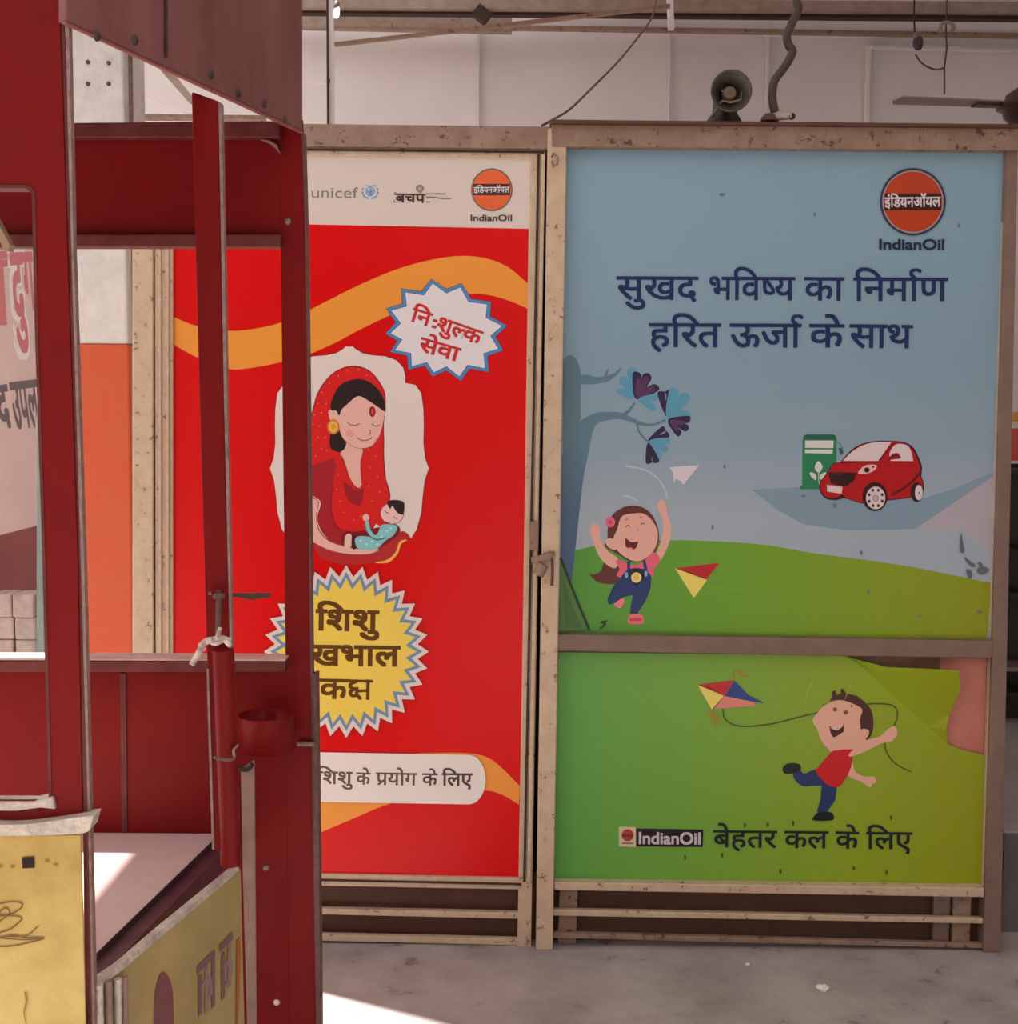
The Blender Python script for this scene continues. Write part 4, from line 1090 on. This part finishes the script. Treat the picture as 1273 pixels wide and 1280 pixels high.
# ------------------------------------------------------------------ the red cart
X0 = -1.27
cartr = thing('vending_cart', 'red steel vending cart with yellow lower panels in the left foreground', 'cart', (-0.8, 1.9, 0))
def nbar(name, pts, th, mt, Y=YN, bevel=0.003, lab=None, base=False):
    P = [PY(x, y, Y) for x, y in pts]
    if base:
        for p in P:
            if p.z < 0.35: p.z = 0.0
    o = MB().prism(P, (0, th, 0), mt).build(name, cartr, bevel)
    if lab: part(o, lab)
    return o
zroof = PS(378, 165).z + 0.34
# near sheet: one steel frame round a window
def arc(cx, cy, r, a0, a1, n=6):
    return [(cx + r * math.cos(math.radians(a0 + (a1 - a0) * i / n)), cy + r * math.sin(math.radians(a0 + (a1 - a0) * i / n))) for i in range(n + 1)]
ns = MB()
outline = [(-420, -230), (71, -230), (74, 0), (84, 310), (97, 700), (103, 1032), (-420, 1032)]
hole_r = [(-420, 231)] + [(30, 231)] + arc(30, 245, 14, -90, 0)[1:] + [(47, 400), (55, 640), (64, 1000), (-420, 1000)]
ns.prism([PY(x, y, YN) for x, y in [(-420, -230), (71, -230), (74, 0), (81.5, 231)] + [(44, 231), (30, 231), (-420, 231)]], (0, 0.004, 0), RED)
stile = [(30, 231), (81.5, 231), (84, 310), (97, 700), (103, 1032), (-420, 1032), (-420, 1000), (65, 1000), (55, 640), (47, 400)] + list(reversed(arc(30, 245, 14, -90, 0)))[:-1]
ns.prism([PY(x, y, YN) for x, y in stile], (0, 0.004, 0), RED)
ns.build('front_sheet', cartr, 0.0015)
wl_ = MB()
wl_.prism([PY(x, y, YN - 0.001) for x, y in [(-420, 231), (30, 231)] + arc(30, 245, 14, -90, 0)[1:] + [(47, 400), (55, 640), (65, 1000)] + [(61, 1000), (51, 640), (43, 400)] + list(reversed(arc(28, 247, 12, -90, 0))) + [(-420, 235)]], (0, 0.03, 0), RED_DULL)
wl_.build('window_lip', cartr)
# front corner post (return of the sheet) and its bare edge
def sbar(name, pts, depth, mt, off=0.0, bevel=0.002, lab=None, base=False):
    P = [PS(x, y, off) for x, y in pts]
    if base:
        for p in P:
            if p.z < 0.45: p.z = 0.0
    o = MB().prism(P, -SIDE_N * depth, mt).build(name, cartr, bevel)
    if lab: part(o, lab)
    return o
nbar('corner_post', [(71, -230), (79, -230), (80, 0), (89, 310), (101, 700), (110, 1030), (119, 1450), (108, 1450), (103, 1030), (97, 700), (84, 310), (74, 0)], 0.004, RED_DULL, YN + 0.002, base=True)
nbar('edge_strip', [(82, 28), (86, 28), (92, 310), (105, 700), (113, 1030), (119, 1300), (112, 1300), (107, 1030), (100, 700), (87.5, 310)], 0.012, WORN_EDGE, YN + 0.003, 0.0)
# near lower yellow panel with its taped top edge
nbar('front_panel', [(-420, 1040), (101, 1044), (111, 1450), (-420, 1450)], 0.004, YELLOW, YN - 0.012, 0.001, 'dirty yellow lower front panel with a scribble', True)
LAYER[0] = 0
fpn = [o for o in cartr.children if o.name.startswith('front_panel')][0]
YNP = lambda px, py, lift=0.0: PY(px, py, YN - 0.0135 - lift)
sq = Art(YNP); sq.T = (0, 980, 4.264)
SCR = mat('scribble_ink', (0.16, 0.08, 0.015), 0.6)
sq.stroke([(-60, 660), (-10, 640), (60, 628), (112, 634), (112, 660), (60, 694), (20, 700), (-10, 690), (30, 660), (50, 690), (0, 730), (-40, 760)], 7, SCR)
sq.stroke([(-40, 705), (40, 702), (100, 706), (114, 722), (60, 770), (0, 792), (-50, 800)], 7, SCR)
sq.stroke([(-50, 830), (30, 812), (140, 808), (205, 755)], 6, SCR); sq.stroke([(-40, 836), (60, 806), (140, 818), (235, 822), (150, 846), (40, 866), (-40, 860)], 7, SCR)
sq.stroke([(-40, 818), (60, 826), (140, 830), (235, 820)], 6, SCR)
sq.build('scribble', fpn); sq = Art(YNP); sq.T = (0, 980, 4.264)
sq.poly([(118, 390), (182, 388), (184, 446), (120, 450)], mat('punched_hole', (0.012, 0.006, 0.006), 0.8))
for p_ in ((66, 440), (0, 438), (250, 410), (296, 430)):
    sq.build('punched_hole' if p_[0] == 66 else 'rust_spot', fpn); sq = Art(YNP); sq.T = (0, 980, 4.264)
    sq.ell(*p_, 12, 8, mat('rust_brown', (0.3, 0.17, 0.04), 0.7), 12)
sq.build('rust_spot', fpn); sq = Art(YNP); sq.T = (0, 980, 4.264)
sq.stroke([(134, 1110), (140, 1160), (128, 1220), (142, 1290)], 12, mat('rust_brown', (0.3, 0.17, 0.04), 0.7), taper=True)
sq.build('rust_streak', fpn)
tp = MB()
tpts = crom([(-420, 1028), (-60, 1030), (20, 1031), (60, 1027), (95, 1022), (117, 1020)], 5, False)
bpts = crom([(114, 1030), (106, 1041), (60, 1044), (0, 1045), (-60, 1046), (-420, 1046)], 5, False)
tp.prism([PY(p.x, p.y, YN - 0.018) for p in tpts + bpts], (0, 0.03, 0), TAPE)
part(tp.build('edge_tape', cartr, 0.003), 'crinkled silver tape along the front panel top')
tp = MB()
tp.prism([PY(x, y, YN - 0.006) for x, y in [(-420, 1000), (40, 1003), (66, 996), (69, 1012), (50, 1010), (20, 1014), (-420, 1012)]], (0, 0.03, 0), TAPE)
part(tp.build('sill_tape', cartr, 0.002), 'silver tape on the front window sill')
# rear sheet: frame round the rear window, in a plane facing the booth front
def rbar(name, pts, th, mt, dY=0.0, bevel=0.002, lab=None, base=False):
    return nbar(name, pts, th, mt, YR + dY, bevel, lab, base)
rs = MB()
def rp(pts, dY=0.0, th=0.004, mt=RED):
    P = [PY(x, y, YR + dY) for x, y in pts]
    for p in P:
        if p.z < 0.30: p.z = 0.0
    rs.prism(P, (0, th, 0), mt)
rp([(-90, 168), (349, 168), (351, 308), (-90, 308)])
rp([(349, 150), (379, 150), (383, 310), (390, 830), (398, 1290), (403, 1560), (366, 1560), (362, 1290), (357, 830), (351, 308)])
rp([(-90, 836), (357, 836), (362, 1290), (366, 1560), (-90, 1560)])
rs.build('rear_sheet', cartr, 0.001)
rbar('corner_post', [(-96, 838), (-74, 838), (-70, 1560), (-90, 1560)], 0.03, RED, 0.006, 0.002, None, True)
nbar('corner_post', [(-418, -230), (-395, -230), (-385, 1450), (-405, 1450)], 0.03, RED, YN + 0.006, 0.002, None, True)
rbar('rear_lip', [(-90, 155), (349, 151), (350, 172), (-90, 172)], 0.03, RED_DULL, -0.02)
rbar('rear_lip', [(-90, 293), (351, 293), (351, 309), (-90, 309)], 0.03, RED_DULL, -0.02)
rbar('rear_sill', [(-90, 826), (357, 827), (357, 840), (-90, 840)], 0.05, RED_DULL, -0.035)
rbar('sill_glare_strip', [(-90, 822), (357, 824), (357, 826.5), (-90, 825)], 0.052, mat('sunlit_worn_sill', (0.62, 0.42, 0.39), 0.4, noise=(30, (0.4, 0.2, 0.18), 0.8)), -0.037, 0.001)  # pale colour paints in the sun's glare on the worn sill top
rbar('seam_strip', [(150, 842), (157, 842), (159, 1040), (152, 1040)], 0.003, RED_DULL, -0.003, 0)
fil = MB(); fil.prism([PY(x, y, YR - 0.012) for x, y in [(325, 174), (336, 175), (346, 181), (350, 192), (345, 186), (337, 179)]], (0, 0.01, 0), WORN_EDGE); fil.build('corner_fillet', cartr)
rbar('edge_strip', [(377, 166), (381, 166), (385, 310), (391, 830), (398, 1280), (395, 1280), (388, 830), (382, 310)], 0.02, BROWN_STEEL, -0.004, 0.001)
rbar('edge_bar', [(390, 843), (397, 841), (400, 1100), (402, 1290), (395, 1290), (393, 1100)], 0.025, BROWN_STEEL, -0.006, 0.002)
MB().tube([PY(372, 930, YR - 0.01), PY(393, 930, YR - 0.012)], 0.0045, STEEL, 10).build('bolt', cartr)
for bx, by in ((346, 1253), (360, 277), (333, 1085)):
    MB().lathe(PY(bx, by, YR), (0, -1, 0), [(0, 0.006), (0.003, 0.005), (0.004, 0)], STEEL if by != 1253 else WHITE_PLASTIC, 10).build('rivet', cartr)
# roof
xrl = -1.33
fasc = sbar('roof_fascia', [(83, 28), (379, 165), (379, -80), (83, -298)], 0.012, RED_FASCIA, 0.006, 0.003, 'faded maroon side fascia under the roof')
for v_ in fasc.data.vertices:
    if v_.co.z > zroof - 0.2 and v_.co.z > PS(379, 60).z:
        v_.co.z = zroof
Pn, Pr = PS(79, 100), PS(379, 100)
rb = MB().prism([(xrl, YN - 0.02, zroof), (Pn.x, YN - 0.02, zroof), (Pr.x, Pr.y, zroof), (Pr.x - 0.02, Pr.y + 0.34, zroof), (xrl, Pr.y + 0.34, zroof)], (0, 0, 0.012), RED_FASCIA)  # left edge and unseen rear overhang shaped to shade the counter
rb.build('roof_panel', cartr, 0.002)
sj = MB().prism([PS(207, -60, 0.009), PS(210, -60, 0.009), PS(210, 72, 0.009), PS(207, 71, 0.009)], -SIDE_N * 0.002, DARK_TRIM); sj.build('fascia_joint', cartr)
for bx, by in ((263, 93), (297, 116), (356, 150), (120, 45), (168, 50), (330, 130)):
    MB().lathe(PS(bx, by, 0.006), SIDE_N, [(0, 0.007), (0.003, 0.006), (0.004, 0)], DARK_TRIM, 10).build('screw', fasc)
sbar('fascia_lip', [(83, 27), (379, 164), (379, 167), (83, 30)], 0.006, WORN_EDGE if False else mat('worn_red_lip', (0.30, 0.10, 0.09), 0.5), 0.008, 0.001)
# side post, tube and counter
def qpost(name, pts, ext, mt, off=0.0):
    return sbar(name, pts, ext, mt, off)
YP = PS(262, 500).y
nbar('side_post', [(239, 114), (273, 126), (280, 500), (287, 800), (294, 1072), (268, 1064), (258, 800), (249, 500)], 0.012, RED, YP)
nbar('post_edge', [(273, 127), (277, 129), (284, 500), (290, 800), (297, 1074), (294, 1074), (287, 800), (280, 500)], 0.014, WORN_EDGE, YP - 0.001, 0.0)
nbar('post_edge', [(258, 836), (261, 836), (268, 1062), (265, 1062)], 0.006, WORN_EDGE, YP - 0.002, 0.0)
t0, t1 = PS(279, 812, 0.022), PS(289, 1080, 0.022)
MB().tube([t0, t1], 0.0165, RED, 20).build('locking_tube', cartr)
lk = MB()
lk.tube([PS(273, 796, 0.022), PS(274, 738, 0.022)], 0.0045, BROWN_STEEL, 10)
lk.tube([PS(274, 748, 0.022), PS(274, 741, 0.022)], 0.009, BROWN_STEEL, 12)
lk.prism([PS(264, 740, 0.014), PS(300, 741, 0.014), PS(341, 741, 0.014), PS(337, 747, 0.014), PS(314, 750, 0.014), PS(302, 747, 0.014), PS(265, 744, 0.014)], -SIDE_N * 0.006, BROWN_STEEL)
lk.build('sliding_latch', cartr, 0.001)
MB().tube([PS(p.x, p.y, 0.042) for p in crom([(268, 947), (276, 949), (288, 950), (293, 946), (292, 938), (297, 932)], 4, False)], 0.0022, STEEL, 8).build('wire_tie', cartr)
# counter and the trough beside it
zc_ = PY(200, 1040, YR).z
cn = [PZ(275, 1042, zc_), PZ(118, 1194, zc_)]
dirc = (cn[0] - cn[1]).normalized()
cA = cn[1] - dirc * ((cn[1].y - (YN + 0.04)) / dirc.y)
cB = cn[0] + dirc * ((YR - 0.005 - cn[0].y) / dirc.y)
MB().prism([cA, cB, Vector((-1.02, YR - 0.005, zc_)), Vector((-1.17, YN + 0.04, zc_))], (0, 0, -0.012), COUNTER).build('counter_top', cartr, 0.002)
tr_ = MB()
off = SIDE_N * 0.012
tr_.prism([cA + off * 0.1, cB + off * 0.1, cB + off + Vector((0, 0, 0.012)), cA + off + Vector((0, 0, 0.012))], (0, 0, -0.02), DARK_TRIM)
tr_.prism([cA + off, cB + off, cB + off * 3.2, cA + off * 3.2], (0, 0, -0.03), mat('maroon_trough', (0.10, 0.025, 0.05), 0.45, noise=(20, (0.15, 0.06, 0.06), 0.9)))
part(tr_.build('trough', cartr), 'dark maroon channel between counter and side panel')
# yellow side panel
sbar('side_panel', [(118, 1232), (301, 1088), (314, 1500), (122, 1700)], 0.006, YELLOW_SIDE, 0.002, 0.001, 'cream yellow side panel with dark lettering', True)
spn = [o for o in cartr.children if o.name.startswith('side_panel')][0]
sp_t = sbar('panel_tape', [(120, 1227), (152, 1206), (210, 1156), (299, 1083), (301, 1088), (212, 1163), (154, 1213), (122, 1236)], 0.014, TAPE, 0.005, 0.002)
part(sp_t, 'silver tape along the side panel top')
PSL = lambda px, py, lift=0.0: PS(px, py, 0.0035 + lift)
LAYER[0] = 0
sl = Art(PSL); sl.T = (100, 1060, 3.978)
PUR = mat('faded_purple_ink', (0.20, 0.11, 0.12), 0.6); PUR2 = mat('faded_violet_ink', (0.30, 0.20, 0.19), 0.6)
OXB = mat('oxblood_paint', (0.22, 0.07, 0.075), 0.5)
sl.poly(crom([(370, 900), (372, 760), (388, 660), (412, 618), (440, 640), (462, 720), (468, 900)], 5, False), OXB)
sl.build('painted_oval', spn); sl = Art(PSL); sl.T = (100, 1060, 3.978)
sl.poly([(583, 590), (672, 503), (674, 540), (584, 628)], PUR)
sl.poly([(694, 485), (760, 415), (762, 450), (696, 520)], PUR)
for x0_, y0_, hh in ((590, 640, 200), (622, 600, 230), (655, 560, 240), (704, 530, 230), (735, 480, 220)):
    sl.poly([(x0_, y0_), (x0_ + 17, y0_ - 18), (x0_ + 17, y0_ - 18 + hh), (x0_, y0_ + hh)], PUR2 if x0_ in (622, 735) else PUR)
sl.stroke([(606, 700), (640, 640), (650, 720), (620, 790)], 16, PUR2); sl.stroke([(716, 600), (745, 550), (752, 620), (722, 690)], 14, PUR2)
sl.poly([(780, 460), (797, 440), (800, 560), (786, 900), (776, 900)], mat('orange_ink', (0.42, 0.13, 0.03), 0.6))
sl.build('painted_lettering', spn)
# pipe ends at the corner, tan edge tape, cup holder
pe = MB()
for i_, px_ in enumerate((124, 135, 147, 155)):
    q_ = PS(px_, 1232 - (px_ - 118) * 0.3, 0.008)
    pe.tube([Vector((q_.x, q_.y, 0.3)), q_], 0.0052, TAPE if i_ % 2 == 0 else TAN_CLOTH, 10)
pe.build('corner_trim', cartr)
rbar('edge_tape_wrap', [(301, 962), (318, 950), (319, 1080), (321, 1290), (309, 1290), (303, 1080)], 0.006, TAN_CLOTH, -0.12, 0.002, 'tan tape wrapped along the rear edge')
dk = MB(); dk.tube([PY(p.x, p.y, YR - 0.13) for p in crom([(296, 930), (291, 945), (297, 958), (308, 962), (316, 955)], 4, False)], 0.004, BLACK, 8); dk.build('rubber_loop', cartr)
ch_c = PY(333, 893, YR - 0.06)
rr = 0.049
hgt = 0.062
ch = MB()
ch.lathe(ch_c, (0, 0, -1), [(0, rr), (hgt, rr), (hgt, rr - 0.003), (0.0, rr - 0.003), (0, rr)], RED, 32, True)
ch.prism([ch_c + Vector((-0.012, rr - 0.004, -0.005)), ch_c + Vector((0.012, rr - 0.004, -0.005)), ch_c + Vector((0.012, rr - 0.004, -hgt + 0.005)), ch_c + Vector((-0.012, rr - 0.004, -hgt + 0.005))], (0, YR - ch_c.y - rr + 0.004, 0), RED)
part(ch.build('ring_holder', cartr), 'open red ring bracket for a bottle or cup')
MB().box(-1.03, -0.44, YN + 0.05, YR - 0.02, 0.03, 0.06, RED_DULL).build('floor_pan', cartr)
# plastic strip tied round the tube
kb = PS(274, 800, 0.02)
ws = MB()
ws.tube([PS(p.x, p.y, 0.046 + 0.004 * math.sin(i_)) for i_, p in enumerate(crom([(287, 806), (280, 800), (270, 804), (264, 801), (275, 797), (286, 800)], 4, False))], 0.004, WHITE_PLASTIC, 8)
def ribbon(pts, w_, off):
    pp_ = crom(pts, 5, False); n_ = len(pp_)
    lo, hi = [], []
    for i_, p in enumerate(pp_):
        t_ = (pp_[min(i_ + 1, n_ - 1)] - pp_[max(i_ - 1, 0)]).normalized()
        nn = Vector((-t_.y, t_.x)) * w_ * 0.5
        o_ = off + 0.005 * math.sin(i_ * 0.8)
        lo.append(PS(p.x + nn.x, p.y + nn.y, o_)); hi.append(PS(p.x - nn.x, p.y - nn.y, o_ + 0.002))
    ws.add(lo + hi, [(i_, i_ + 1, n_ + i_ + 1, n_ + i_) for i_ in range(n_ - 1)], WHITE_PLASTIC, True)
ribbon([(268, 800), (255, 804), (248, 816), (239, 831)], 7, 0.048)
ribbon([(266, 798), (258, 800), (251, 806), (256, 812)], 5, 0.052)
ribbon([(270, 800), (273, 792), (275, 784)], 5, 0.05)
wso = ws.build('plastic_strip')
wm = wso.modifiers.new('thickness', 'SOLIDIFY'); wm.thickness = 0.001
tag(wso, 'white plastic strip tied round the red locking tube of the cart', 'strip')
# tan strip slanting across the front window
tan = MB().prism([PY(x, y, YN + 0.25) for x, y in [(-12, 272), (-6, 272), (12, 306), (10, 314), (4, 312)]], (0, 0.02, 0), mat('pale_timber', (0.5, 0.36, 0.26), 0.6))
tan.build('brace', cartr)
